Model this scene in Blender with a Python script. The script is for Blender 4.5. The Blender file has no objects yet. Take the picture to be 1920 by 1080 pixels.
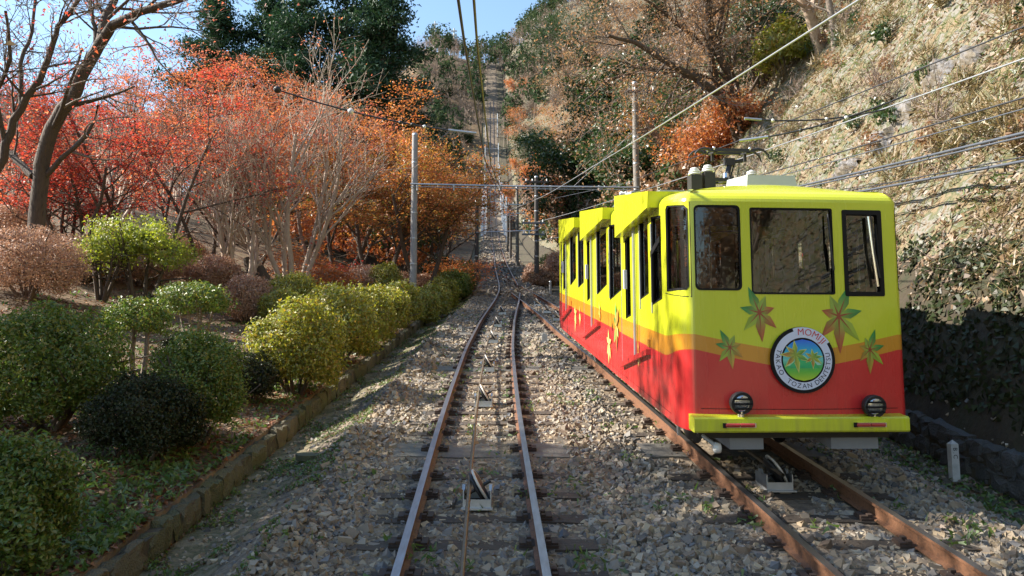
import bpy, math, random
import numpy as np
from mathutils import Vector, Matrix

S = bpy.context.scene
COL = S.collection
# ------------------------------------------------------------------ camera, sky, sun, exposure
PITCH = math.radians(6.0)
HC = 2.446
FPX = 1450.0
cam_d = bpy.data.cameras.new("camera")
cam = bpy.data.objects.new("camera", cam_d)
COL.objects.link(cam)
cam.location = (0, 0, HC)
cam.rotation_euler = (math.radians(90) + PITCH, 0, 0)
cam_d.sensor_width = 36
cam_d.lens = 36 * FPX / 1920
cam_d.clip_start = 0.05
cam_d.clip_end = 3000
S.camera = cam

SUN_EL = math.radians(36)
SUN_AHEAD = math.radians(5)          # the sun stands to the left and a little ahead
W = bpy.data.worlds.new("World")
S.world = W
W.use_nodes = True
nt = W.node_tree
sky = nt.nodes.new("ShaderNodeTexSky")
sky.sky_type = 'NISHITA'
sky.sun_disc = False
sky.sun_elevation = SUN_EL
sky.sun_rotation = -(math.pi / 2 - SUN_AHEAD)
sky.altitude = 300
sky.air_density = 1.5
sky.dust_density = 0.25
sky.ozone_density = 3.0
bg = nt.nodes["Background"]
bg.inputs[1].default_value = 0.10
nt.links.new(sky.outputs[0], bg.inputs[0])
sun_d = bpy.data.lights.new("sun", 'SUN')
sun_d.energy = 5.0
sun_d.angle = math.radians(0.53)
sun_d.color = (1.0, 0.93, 0.82)
sun = bpy.data.objects.new("sun", sun_d)
COL.objects.link(sun)
sdir = Vector((-math.cos(SUN_EL) * math.cos(SUN_AHEAD), math.cos(SUN_EL) * math.sin(SUN_AHEAD), math.sin(SUN_EL)))
sun.rotation_euler = (-sdir).to_track_quat('-Z', 'Y').to_euler()
sun.location = sdir * 60
S.view_settings.view_transform = 'Standard'
S.view_settings.look = 'None'
S.view_settings.gamma = 1
S.view_settings.use_curve_mapping = False
S.view_settings.exposure = 1.42
S.cycles.max_bounces = 6
S.cycles.transparent_max_bounces = 12

rng = np.random.default_rng(11)
random.seed(11)
CP, SP = math.cos(PITCH), math.sin(PITCH)


# ------------------------------------------------------------------ small helpers
def at(x, y, d):
    """world point seen in photo pixel x, y at distance d along the lens axis"""
    a, b = (x - 960) / FPX, (540 - y) / FPX
    return np.array([a * d, (CP - b * SP) * d, HC + (SP + b * CP) * d])


def vn(x, y, seed=0):
    """smooth value noise, -1..1"""
    x = np.asarray(x, float); y = np.asarray(y, float)
    xi = np.floor(x).astype(np.int64); yi = np.floor(y).astype(np.int64)
    fx = x - xi; fy = y - yi
    fx = fx * fx * (3 - 2 * fx); fy = fy * fy * (3 - 2 * fy)

    def h(i, j):
        n = (i * 374761393 + j * 668265263 + seed * 974711) & 0xffffffff
        n = ((n ^ (n >> 13)) * 1274126177) & 0xffffffff
        return ((n ^ (n >> 16)) & 0xffff) / 32767.5 - 1
    return (h(xi, yi) * (1 - fx) + h(xi + 1, yi) * fx) * (1 - fy) + (h(xi, yi + 1) * (1 - fx) + h(xi + 1, yi + 1) * fx) * fy


def fbm(x, y, seed=0, o=4):
    s = 0; a = 1; t = 0
    for k in range(o):
        s = s + a * vn(np.asarray(x) * 2 ** k, np.asarray(y) * 2 ** k, seed + k); t += a; a *= .5
    return s / t


class MB:
    def __init__(self):
        self.V = []; self.F = []; self.M = []; self.Sm = []; self.n = 0

    def add(self, V, F, m=0, s=False):
        V = np.asarray(V, float).reshape(-1, 3)
        if isinstance(F, np.ndarray):
            groups = {F.shape[1]: F}
        else:
            groups = {}
            for f in F:
                groups.setdefault(len(f), []).append(f)
        for k, f in groups.items():
            f = np.asarray(f, np.int64)
            self.F.append(f + self.n)
            self.M.append(np.full(len(f), m, np.int32) if np.isscalar(m) else np.asarray(m, np.int32))
            self.Sm.append(np.full(len(f), s, bool))
        self.V.append(V); self.n += len(V)

    def mesh(self, name, mats, o=(0, 0, 0)):
        me = bpy.data.meshes.new(name)
        V = (np.concatenate(self.V) - np.asarray(o, float)).astype(np.float32)
        me.vertices.add(len(V)); me.vertices.foreach_set("co", V.ravel())
        cnt = np.concatenate([np.full(len(f), f.shape[1], np.int32) for f in self.F])
        idx = np.concatenate([f.ravel() for f in self.F]).astype(np.int32)
        me.loops.add(len(idx)); me.loops.foreach_set("vertex_index", idx)
        me.polygons.add(len(cnt))
        st = np.concatenate([[0], np.cumsum(cnt)[:-1]]).astype(np.int32)
        me.polygons.foreach_set("loop_start", st); me.polygons.foreach_set("loop_total", cnt)
        me.polygons.foreach_set("material_index", np.concatenate(self.M))
        me.polygons.foreach_set("use_smooth", np.concatenate(self.Sm))
        for m in (mats if isinstance(mats, (list, tuple)) else [mats]):
            me.materials.append(m)
        me.update(calc_edges=True); me.validate(verbose=False)
        return me

    def build(self, name, mats, parent=None, loc=None):
        """vertices are world points; the object's origin goes to loc (or to its parent's place)"""
        o = ORI.get(parent.name, (0, 0, 0)) if parent is not None else (loc if loc is not None else (0, 0, 0))
        return link(name, self.mesh(name, mats, o), parent, loc)


ORI = {}


def link(name, me, parent=None, loc=None):
    ob = bpy.data.objects.new(name, me); COL.objects.link(ob)
    if parent is not None:
        ob.parent = parent; ORI[ob.name] = ORI.get(parent.name, (0, 0, 0))
    elif loc is not None:
        ob.location = loc; ORI[ob.name] = tuple(loc)
    return ob


def tag(o, label=None, cat=None, group=None, kind=None):
    if label: o["label"] = label
    if cat: o["category"] = cat
    if group: o["group"] = group
    if kind: o["kind"] = kind
    return o


def thing(name, label, cat, loc, group=None):
    o = bpy.data.objects.new(name, None); COL.objects.link(o)
    o.empty_display_size = .2
    o.location = loc; ORI[o.name] = tuple(loc)
    return tag(o, label, cat, group)


def copy_tree(o, loc, label, rz=0.0, sc=1.0, group=None):
    c = o.copy(); COL.objects.link(c); c.location = loc
    c.rotation_euler = (0, 0, rz); c.scale = (sc, sc, sc)
    if label: c["label"] = label
    if group: c["group"] = group
    for ch in list(o.children):
        k = ch.copy(); COL.objects.link(k); k.parent = c
        for g in list(ch.children):
            q = g.copy(); COL.objects.link(q); q.parent = k
    return c


CUBE_F = np.array([[0, 3, 2, 1], [4, 5, 6, 7], [0, 1, 5, 4], [1, 2, 6, 5], [2, 3, 7, 6], [3, 0, 4, 7]])


def box(mb, c, hx, hy, hz, m=0, ax=None, s=False):
    """box centred at c with half sizes; ax = three axis vectors"""
    sg = np.array([[-1, -1, -1], [1, -1, -1], [1, 1, -1], [-1, 1, -1], [-1, -1, 1], [1, -1, 1], [1, 1, 1], [-1, 1, 1]], float)
    A = np.eye(3) if ax is None else np.asarray(ax, float)
    V = np.asarray(c, float) + (sg * np.array([hx, hy, hz])) @ A
    mb.add(V, CUBE_F, m, s)


def tube(mb, pts, rad, k=6, m=0, s=True, cap=True):
    P = np.asarray(pts, float); n = len(P)
    R = np.broadcast_to(np.asarray(rad, float), (n,))
    T = np.gradient(P, axis=0); T /= np.linalg.norm(T, axis=1)[:, None] + 1e-9
    ref = np.where(np.abs(T[:, 2:3]) < .92, np.array([[0, 0, 1.]]), np.array([[1., 0, 0]]))
    if n > 1 and abs(T[0, 2]) >= .92: ref = np.tile(np.array([[1., 0, .01]]), (n, 1))
    B = np.cross(T, ref); B /= np.linalg.norm(B, axis=1)[:, None] + 1e-9
    N = np.cross(B, T)
    a = np.arange(k) * 2 * np.pi / k
    V = P[:, None, :] + R[:, None, None] * (np.cos(a)[None, :, None] * B[:, None, :] + np.sin(a)[None, :, None] * N[:, None, :])
    i = np.arange(n - 1)[:, None] * k; j = np.arange(k)[None, :]; j2 = (j + 1) % k
    F = np.stack([i + j, i + j2, i + k + j2, i + k + j], -1).reshape(-1, 4)
    mb.add(V.reshape(-1, 3), F, m, s)
    if cap:
        for e in (0, n - 1):
            base = V[e]
            f = list(range(k)) if e else list(range(k))[::-1]
            mb.add(base, [f], m, False)


def lathe(mb, prof, c, axis, k=16, m=0, s=True):
    """prof = [(r, h)...] round an axis through c"""
    ax = np.asarray(axis, float); ax = ax / np.linalg.norm(ax)
    ref = np.array([0, 0, 1.]) if abs(ax[2]) < .9 else np.array([1., 0, 0])
    b = np.cross(ax, ref); b /= np.linalg.norm(b); n_ = np.cross(ax, b)
    a = np.arange(k) * 2 * np.pi / k
    ring = np.cos(a)[:, None] * b + np.sin(a)[:, None] * n_
    V = np.concatenate([np.asarray(c) + r * ring + h * ax for r, h in prof])
    n = len(prof)
    i = np.arange(n - 1)[:, None] * k; j = np.arange(k)[None, :]; j2 = (j + 1) % k
    mb.add(V, np.stack([i + j, i + j2, i + k + j2, i + k + j], -1).reshape(-1, 4), m, s)
    mb.add(V[:k], [list(range(k))[::-1]], m); mb.add(V[-k:], [list(range(k))], m)


def prism(mb, poly, off, m=0):
    """closed polygon (n,3) swept by vector off"""
    P = np.asarray(poly, float); n = len(P)
    V = np.concatenate([P, P + np.asarray(off, float)])
    F = [list(range(n))[::-1], list(range(n, 2 * n))] + [[i, (i + 1) % n, n + (i + 1) % n, n + i] for i in range(n)]
    mb.add(V, F, m)


# ------------------------------------------------------------------ materials
def ramp(nt, fac, cols):
    r = nt.nodes.new("ShaderNodeValToRGB"); e = r.color_ramp.elements
    n = len(cols)
    e[0].position = 0; e[0].color = (*cols[0], 1); e[1].position = 1; e[1].color = (*cols[-1], 1)
    for i in range(1, n - 1):
        q = e.new(i / (n - 1)); q.color = (*cols[i], 1)
    nt.links.new(fac, r.inputs[0])
    return r.outputs[0]


def M(name, cols, scale=4.0, rough=.7, metal=0.0, bump=0.0, bscale=None, coat=0.0, detail=5, stretch=None, spec=None):
    m = bpy.data.materials.new(name); m.use_nodes = True
    nt = m.node_tree; p = nt.nodes["Principled BSDF"]
    p.inputs["Roughness"].default_value = rough; p.inputs["Metallic"].default_value = metal
    if coat: p.inputs["Coat Weight"].default_value = coat; p.inputs["Coat Roughness"].default_value = .06
    if spec is not None: p.inputs["Specular IOR Level"].default_value = spec
    if not isinstance(cols[0], (tuple, list)): cols = [cols]
    if len(cols) == 1:
        p.inputs["Base Color"].default_value = (*cols[0], 1)
    if len(cols) > 1 or bump:
        tc = nt.nodes.new("ShaderNodeTexCoord"); src = tc.outputs["Object"]
        if stretch:
            mp = nt.nodes.new("ShaderNodeMapping"); mp.inputs["Scale"].default_value = stretch
            nt.links.new(src, mp.inputs[0]); src = mp.outputs[0]
    if len(cols) > 1:
        n = nt.nodes.new("ShaderNodeTexNoise"); n.inputs["Scale"].default_value = scale; n.inputs["Detail"].default_value = detail
        n.inputs["Roughness"].default_value = .65
        nt.links.new(src, n.inputs["Vector"])
        mr = nt.nodes.new("ShaderNodeMapRange"); mr.inputs[1].default_value = .3; mr.inputs[2].default_value = .7
        nt.links.new(n.outputs[0], mr.inputs[0])
        nt.links.new(ramp(nt, mr.outputs[0], cols), p.inputs["Base Color"])
    if bump:
        n2 = nt.nodes.new("ShaderNodeTexNoise"); n2.inputs["Scale"].default_value = bscale or scale * 3; n2.inputs["Detail"].default_value = 6
        nt.links.new(src, n2.inputs["Vector"])
        b = nt.nodes.new("ShaderNodeBump"); b.inputs["Strength"].default_value = bump; b.inputs["Distance"].default_value = .03
        nt.links.new(n2.outputs[0], b.inputs["Height"]); nt.links.new(b.outputs[0], p.inputs["Normal"])
    return m


def leafmat(name, cols, trans=.45, rough=.55, tcol=1.25, gloss=.06):
    """each leaf its own tone (random per island); light passes through"""
    m = bpy.data.materials.new(name); m.use_nodes = True
    nt = m.node_tree; nt.nodes.clear()
    out = nt.nodes.new("ShaderNodeOutputMaterial")
    g = nt.nodes.new("ShaderNodeNewGeometry")
    c = ramp(nt, g.outputs["Random Per Island"], cols)
    d = nt.nodes.new("ShaderNodeBsdfDiffuse"); nt.links.new(c, d.inputs[0])
    t = nt.nodes.new("ShaderNodeBsdfTranslucent")
    mul = nt.nodes.new("ShaderNodeVectorMath"); mul.operation = 'SCALE'; mul.inputs["Scale"].default_value = tcol
    nt.links.new(c, mul.inputs[0]); nt.links.new(mul.outputs[0], t.inputs[0])
    mx = nt.nodes.new("ShaderNodeMixShader"); mx.inputs[0].default_value = trans
    nt.links.new(d.outputs[0], mx.inputs[1]); nt.links.new(t.outputs[0], mx.inputs[2])
    gl = nt.nodes.new("ShaderNodeBsdfGlossy"); gl.inputs["Roughness"].default_value = rough; gl.inputs[0].default_value = (1, 1, 1, 1)
    m2 = nt.nodes.new("ShaderNodeMixShader"); m2.inputs[0].default_value = gloss
    nt.links.new(mx.outputs[0], m2.inputs[1]); nt.links.new(gl.outputs[0], m2.inputs[2])
    nt.links.new(m2.outputs[0], out.inputs[0])
    return m


def islandmat(name, cols, rough=.8, bump=0, bscale=30):
    m = M(name, [cols[0]], rough=rough, bump=bump, bscale=bscale)
    nt = m.node_tree
    g = nt.nodes.new("ShaderNodeNewGeometry")
    nt.links.new(ramp(nt, g.outputs["Random Per Island"], cols), nt.nodes["Principled BSDF"].inputs["Base Color"])
    return m


def objmat(name, cols, scale=5, rough=.85, bump=.5, bscale=20):
    """tone differs from object to object, plus grain"""
    m = M(name, [cols[0], cols[-1]], scale=scale, rough=rough, bump=bump, bscale=bscale)
    nt = m.node_tree; p = nt.nodes["Principled BSDF"]
    old = p.inputs["Base Color"].links[0].from_socket
    oi = nt.nodes.new("ShaderNodeObjectInfo")
    c = ramp(nt, oi.outputs["Random"], cols)
    mx = nt.nodes.new("ShaderNodeMix"); mx.data_type = 'RGBA'; mx.inputs[0].default_value = .55
    nt.links.new(old, mx.inputs[6]); nt.links.new(c, mx.inputs[7])
    nt.links.new(mx.outputs[2], p.inputs["Base Color"])
    return m


def glassmat(name, tint=(.62, .66, .66), base=.05, warp=0.0):
    m = bpy.data.materials.new(name); m.use_nodes = True
    nt = m.node_tree; nt.nodes.clear()
    out = nt.nodes.new("ShaderNodeOutputMaterial")
    tr = nt.nodes.new("ShaderNodeBsdfTransparent"); tr.inputs[0].default_value = (*tint, 1)
    gl = nt.nodes.new("ShaderNodeBsdfGlossy"); gl.inputs["Roughness"].default_value = .015
    fr = nt.nodes.new("ShaderNodeFresnel"); fr.inputs[0].default_value = 1.55
    ad = nt.nodes.new("ShaderNodeMath"); ad.operation = 'ADD'; ad.inputs[1].default_value = base; ad.use_clamp = True
    nt.links.new(fr.outputs[0], ad.inputs[0])
    mx = nt.nodes.new("ShaderNodeMixShader"); nt.links.new(ad.outputs[0], mx.inputs[0])
    nt.links.new(tr.outputs[0], mx.inputs[1]); nt.links.new(gl.outputs[0], mx.inputs[2])
    nt.links.new(mx.outputs[0], out.inputs[0])
    return m


def vcmat(name, rough=.35, coat=.3):
    """flat print: colours come from the print's own colour layer"""
    m = bpy.data.materials.new(name); m.use_nodes = True
    nt = m.node_tree; p = nt.nodes["Principled BSDF"]; p.inputs["Roughness"].default_value = rough
    p.inputs["Coat Weight"].default_value = coat
    a = nt.nodes.new("ShaderNodeVertexColor"); a.layer_name = "print"
    nt.links.new(a.outputs[0], p.inputs["Base Color"])
    return m


def grime(m, low=.95, amt=.5):
    """road dirt creeping up from the skirt and faint rain streaks"""
    nt = m.node_tree; p = nt.nodes["Principled BSDF"]; src = p.inputs["Base Color"].links[0].from_socket
    tc = nt.nodes.new("ShaderNodeTexCoord"); sx = nt.nodes.new("ShaderNodeSeparateXYZ"); nt.links.new(tc.outputs["Object"], sx.inputs[0])
    a = nt.nodes.new("ShaderNodeMath"); a.operation = 'MULTIPLY_ADD'; a.inputs[1].default_value = -.158
    nt.links.new(sx.outputs[1], a.inputs[0]); nt.links.new(sx.outputs[2], a.inputs[2])
    r = nt.nodes.new("ShaderNodeMapRange"); r.inputs[1].default_value = low; r.inputs[2].default_value = .55; nt.links.new(a.outputs[0], r.inputs[0])
    mp = nt.nodes.new("ShaderNodeMapping"); mp.inputs["Scale"].default_value = (9, 9, .8); nt.links.new(tc.outputs["Object"], mp.inputs[0])
    n = nt.nodes.new("ShaderNodeTexNoise"); n.inputs["Scale"].default_value = 1.6; n.inputs["Detail"].default_value = 6; nt.links.new(mp.outputs[0], n.inputs["Vector"])
    q = nt.nodes.new("ShaderNodeMapRange"); q.inputs[1].default_value = .42; q.inputs[2].default_value = .75; nt.links.new(n.outputs[0], q.inputs[0])
    ad = nt.nodes.new("ShaderNodeMath"); ad.operation = 'ADD'; ad.inputs[1].default_value = .04; nt.links.new(r.outputs[0], ad.inputs[0])
    ml = nt.nodes.new("ShaderNodeMath"); ml.operation = 'MULTIPLY'; nt.links.new(ad.outputs[0], ml.inputs[0]); nt.links.new(q.outputs[0], ml.inputs[1])
    m2 = nt.nodes.new("ShaderNodeMath"); m2.operation = 'MULTIPLY'; m2.inputs[1].default_value = amt; m2.use_clamp = True; nt.links.new(ml.outputs[0], m2.inputs[0])
    mx = nt.nodes.new("ShaderNodeMix"); mx.data_type = 'RGBA'; mx.inputs[7].default_value = (.13, .095, .065, 1)
    nt.links.new(m2.outputs[0], mx.inputs[0]); nt.links.new(src, mx.inputs[6]); nt.links.new(mx.outputs[2], p.inputs["Base Color"])
    ro = nt.nodes.new("ShaderNodeMath"); ro.operation = 'MULTIPLY_ADD'; ro.inputs[1].default_value = .5; ro.inputs[2].default_value = .27
    nt.links.new(m2.outputs[0], ro.inputs[0]); nt.links.new(ro.outputs[0], p.inputs["Roughness"])
    return m


MT = dict(
    soil=M("soil", [(.05, .03, .017), (.11, .07, .035), (.17, .11, .055), (.06, .07, .02)], scale=1.3, rough=.95, bump=.8, bscale=14),
    path=M("path_earth", [(.10, .08, .052), (.19, .15, .09), (.085, .08, .036), (.23, .185, .115), (.13, .10, .06)], scale=2.6, rough=.95, bump=1.0, bscale=30),
    verge=M("verge_earth", [(.05, .042, .028), (.10, .08, .05), (.05, .06, .02)], scale=1.4, rough=.95, bump=.7, bscale=18),
    bank=M("bank_earth_with_shade", [(.022, .017, .011), (.05, .038, .022), (.03, .035, .014)], scale=1.6, rough=.95, bump=1.0, bscale=9),  # earth darkened to paint in the car's shadow on the bank
    ballast=M("ballast_ground", [(.06, .05, .04), (.17, .13, .09), (.27, .21, .145)], scale=9, rough=.9, bump=1.0, bscale=22),
    hill=M("hillside_earth", [(.075, .05, .025), (.17, .115, .058), (.20, .155, .095), (.07, .08, .028), (.20, .185, .16), (.13, .09, .045), (.06, .05, .025)], scale=2.6, rough=.95, bump=1.0, bscale=5, detail=9),
    stone=islandmat("ballast_stone", [(.075, .075, .078), (.29, .215, .13), (.16, .155, .155), (.38, .29, .18), (.13, .09, .06), (.30, .27, .22), (.23, .17, .105), (.105, .11, .12), (.42, .35, .25), (.18, .13, .09)], rough=.8),
    sleeper=objmat("sleeper_wood", [(.045, .033, .024), (.075, .055, .038), (.06, .046, .034)], scale=6, bump=.7, bscale=16),
    slab=M("slab_concrete", [(.10, .092, .08), (.17, .155, .13)], scale=5, rough=.9, bump=.3, bscale=30),
    rust=M("rail_rust", [(.10, .045, .022), (.19, .085, .04), (.075, .038, .024)], scale=14, rough=.75, bump=.2),
    railtop=M("rail_running_surface", [(.42, .41, .41), (.30, .27, .25)], scale=3, rough=.33, metal=.9, stretch=(8, .5, 8)),
    plate=M("rail_plate_iron", [(.035, .022, .016), (.065, .038, .025)], scale=12, rough=.8),
    galv=M("galvanised_steel", [(.36, .38, .40), (.46, .48, .50)], scale=9, rough=.42, metal=.7),
    dark=M("dark_iron", [(.018, .018, .02), (.03, .028, .026)], scale=9, rough=.55),
    rim=M("sheave_rim", [(.46, .42, .36), (.60, .56, .50)], scale=12, rough=.5, metal=.3),
    rope=M("rope_steel", [(.20, .145, .085), (.13, .105, .08)], scale=30, rough=.5, metal=.55),
    kerb=objmat("kerb_rock", [(.075, .065, .042), (.15, .115, .068), (.11, .095, .068), (.065, .075, .028), (.17, .13, .08), (.08, .085, .035)], scale=7, bump=.8, bscale=14),
    wall_rock=objmat("wall_rock", [(.045, .045, .045), (.09, .09, .09), (.06, .055, .045)], scale=7, bump=.8, bscale=14),
    mortar=M("kerb_mortar", [(.04, .033, .022), (.08, .065, .04)], scale=6, rough=.95, bump=.6),
    wood_pole=M("pole_wood", [(.16, .14, .115), (.24, .215, .185), (.11, .095, .08)], scale=5, rough=.85, bump=.4, stretch=(6, 6, .6)),
    pole_grey=M("pole_concrete", [(.24, .24, .24), (.32, .31, .30)], scale=4, rough=.75, bump=.15),
    pole_dark=M("pole_tarred", [(.045, .04, .036), (.085, .075, .066)], scale=5, rough=.85, bump=.4, stretch=(6, 6, .6)),
    wire_pale=M("wire_pale", [(.36, .37, .38)], rough=.45, metal=.5),
    wire_dark=M("wire_dark", [(.035, .035, .038)], rough=.5),
    wire_grey=M("wire_grey", [(.10, .11, .13)], rough=.45, metal=.3),
    wire_brass=M("wire_bronze", [(.16, .15, .07)], rough=.5, metal=.4),
    white=M("white_porcelain", [(.72, .72, .70)], rough=.25, coat=.5),
    white_paint=M("post_white_paint", [(.36, .36, .34), (.50, .50, .48), (.42, .41, .37)], scale=8, rough=.7),
    conc_pale=M("pale_concrete", [(.70, .71, .72), (.82, .83, .84)], scale=.8, rough=.85, bump=.2),
    bark=M("bark_brown", [(.045, .032, .024), (.10, .075, .055), (.065, .05, .038)], scale=5, rough=.9, bump=.9, bscale=9, stretch=(3, 3, .7)),
    bark_pale=M("bark_pale", [(.36, .27, .20), (.48, .38, .29), (.26, .18, .13)], scale=4, rough=.75, bump=.3, stretch=(2, 2, .6)),
    bark_mid=M("bark_grey_brown", [(.13, .10, .08), (.24, .19, .15), (.17, .13, .10)], scale=5, rough=.85, bump=.6, stretch=(3, 3, .7)),
    twig=M("twig_brown", [(.13, .09, .065), (.20, .14, .10)], scale=3, rough=.85),
    paint_y=M("yellow_paint", [(.55, .585, .02), (.60, .635, .026)], scale=.7, rough=.3, coat=.45, bump=.012, bscale=2),
    paint_r=M("red_paint", [(.56, .026, .026), (.62, .034, .032)], scale=.7, rough=.3, coat=.35, bump=.012, bscale=2),
    paint_o=M("orange_paint", [(.58, .24, .02), (.64, .28, .024)], scale=.7, rough=.3, coat=.4, bump=.012, bscale=2),
    rubber=M("black_rubber", [(.006, .006, .007)], rough=.6, spec=.25),
    inner=M("cabin_lining", [(.16, .155, .14), (.20, .19, .17)], scale=2, rough=.6),
    seat=M("seat_cloth", [(.05, .06, .09), (.07, .08, .11)], scale=20, rough=.9),
    grey_box=M("grey_enamel", [(.40, .42, .44), (.46, .48, .50)], scale=3, rough=.5),
    slate_box=M("slate_blue_enamel", [(.24, .27, .33), (.29, .32, .38)], scale=3, rough=.55),
    chrome=M("chrome", [(.75, .75, .76)], rough=.12, metal=1),
    lamp_red=M("red_reflector", [(.42, .03, .02)], rough=.3, coat=.6),
    lens=M("lamp_lens", [(.42, .45, .48)], rough=.08, metal=.8),
    glass=glassmat("window_glass", (.72, .75, .75), base=.05),
    glass_side=glassmat("side_window_glass", (.5, .54, .54), .10),
    print=vcmat("printed_film"),
)
for k_ in ('paint_y', 'paint_r', 'paint_o'): grime(MT[k_], .95, .42)
# foliage
MT.update(
    lf_red=leafmat("maple_leaf_red", [(.34, .022, .018), (.48, .05, .025), (.42, .035, .03), (.52, .12, .035), (.46, .07, .05), (.28, .03, .022), (.50, .16, .05)], .55),
    lf_rust=leafmat("maple_leaf_rust", [(.40, .07, .025), (.50, .15, .04), (.34, .045, .028), (.52, .21, .06), (.30, .09, .04)], .55),
    lf_pink=leafmat("maple_leaf_coral", [(.42, .10, .06), (.52, .17, .085), (.47, .12, .075), (.52, .22, .09), (.34, .11, .07)], .55),
    lf_orange=leafmat("maple_leaf_orange", [(.38, .095, .028), (.50, .18, .035), (.46, .12, .04), (.52, .24, .05), (.32, .09, .032)], .55),
    lf_amber=leafmat("maple_leaf_amber", [(.40, .14, .03), (.48, .23, .045), (.20, .18, .03), (.48, .13, .04), (.09, .13, .02), (.44, .17, .06), (.34, .10, .03)], .5),
    lf_yg=leafmat("leaf_yellow_green", [(.24, .30, .02), (.38, .42, .03), (.16, .24, .02), (.44, .40, .04)], .5),
    lf_green=leafmat("leaf_green", [(.055, .12, .014), (.10, .18, .02), (.16, .22, .024), (.07, .125, .018), (.23, .20, .03), (.12, .17, .022)], .35, gloss=.05, rough=.45),
    lf_hedge=leafmat("hedge_leaf", [(.16, .20, .014), (.32, .32, .022), (.24, .27, .02), (.42, .35, .03), (.10, .15, .014), (.40, .24, .02)], .45, gloss=.06),
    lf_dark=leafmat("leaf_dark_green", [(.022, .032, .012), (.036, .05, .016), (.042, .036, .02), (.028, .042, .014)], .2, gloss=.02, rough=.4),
    lf_conifer=leafmat("conifer_needles", [(.012, .038, .016), (.022, .058, .022), (.034, .075, .024), (.014, .042, .020)], .2, gloss=.03),
    lf_ever=leafmat("evergreen_leaf", [(.018, .045, .010), (.035, .075, .015), (.055, .095, .02), (.025, .05, .014), (.09, .11, .03)], .3, gloss=.05, rough=.4),
    lf_brown=leafmat("dry_leaf_brown", [(.22, .12, .055), (.31, .175, .08), (.27, .13, .06), (.34, .21, .105), (.18, .105, .055)], .5),
    lf_azalea=leafmat("azalea_twigs", [(.36, .20, .12), (.50, .30, .19), (.44, .23, .14), (.30, .18, .11), (.54, .36, .23)], .3),
    lf_litter=leafmat("fallen_leaves", [(.12, .066, .028), (.19, .115, .05), (.24, .155, .08), (.095, .052, .025), (.31, .22, .125), (.16, .085, .038), (.14, .092, .046)], .2),
    lf_litter_red=leafmat("fallen_maple_leaves", [(.20, .07, .03), (.30, .12, .05), (.16, .07, .035), (.34, .17, .07)], .2),
    lf_straw=leafmat("dry_grass", [(.22, .15, .06), (.30, .215, .09), (.18, .125, .05), (.15, .155, .045)], .3),
    lf_grass=leafmat("green_weed", [(.05, .12, .015), (.09, .18, .025), (.14, .20, .03), (.06, .10, .015)], .4),
    lf_bare=leafmat("bare_twigs", [(.24, .185, .15), (.32, .255, .21), (.19, .14, .115), (.28, .20, .15)], .15, gloss=.0),
    lf_far=leafmat("far_evergreen_hazed", [(.03, .055, .03), (.05, .08, .035), (.04, .065, .038), (.08, .10, .04)], .2, gloss=.0),  # greens greyed towards blue, distance haze put into the colour
)

# ------------------------------------------------------------------ the lie of the land
_TY = np.array([-80, 0, 10.1, 20, 29.9, 36.8, 44.7, 54.6, 66, 88.1, 110.7, 134.3, 154.8, 177, 205.4, 230.6, 252.1, 290, 338, 420])
_TZ = np.array([-12.64, 0, 1.6, 3.16, 4.73, 5.85, 7.23, 9.02, 11.24, 15.41, 20.3, 25.99, 31.77, 40.73, 56.8, 75.5, 92.0, 121, 141, 146])
_ys = np.arange(-80, 421, .25)


def _smooth(ys, v, w):
    n = int(w / .25); k = np.hanning(n + 2)[1:-1]; k /= k.sum()
    p = np.concatenate([v[0] + (v[1] - v[0]) * np.arange(-n, 0), v, v[-1] + (v[-1] - v[-2]) * np.arange(1, n + 1)])
    return np.convolve(p, k, 'same')[n:-n]


_Td = _smooth(_ys, np.interp(_ys, _TY, _TZ), 10)
_far = [(66, -.9), (89, -1.5), (112, -2.3), (136, -3.1), (157, -3.8), (237, -6.4), (350, -10), (420, -12)]
_cl = np.array([(-80, 1.93), (0, -.153), (5.7, -.30), (8, -.37), (10.4, -.436), (12.3, -.479), (14.9, -.513), (18.9, -.557), (25.9, -.49), (31, -.36), (36, -.22), (42, -.13), (48, -.25)] + _far)
_cr = np.array([(-80, 6.87), (0, 3.27), (5.7, 3.01), (10.8, 2.73), (17.6, 2.3), (22.1, 1.93), (26.7, 1.66), (33, 1.2), (38, .75), (43, .25), (48, -.25)] + _far)
_cld = _smooth(_ys, np.interp(_ys, _cl[:, 0], _cl[:, 1]), 5)
_crd = _smooth(_ys, np.interp(_ys, _cr[:, 0], _cr[:, 1]), 5)


def T(Y): return np.interp(Y, _ys, _Td)
def CL(Y): return np.interp(Y, _ys, _cld)
def CR(Y): return np.interp(Y, _ys, _crd)
def KX(Y): return np.interp(Y, [-40, 0, 14, 30, 45, 60, 420], [-3.15, -3.2, -3.4, -3.3, -3.2, -3.8, -15.2])
def XF(Y): return np.interp(Y, [-40, 0, 12, 20, 30, 45, 70, 420], [6.2, 5.85, 5.75, 5.7, 5.4, 4.7, 3.2, -8])


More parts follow.
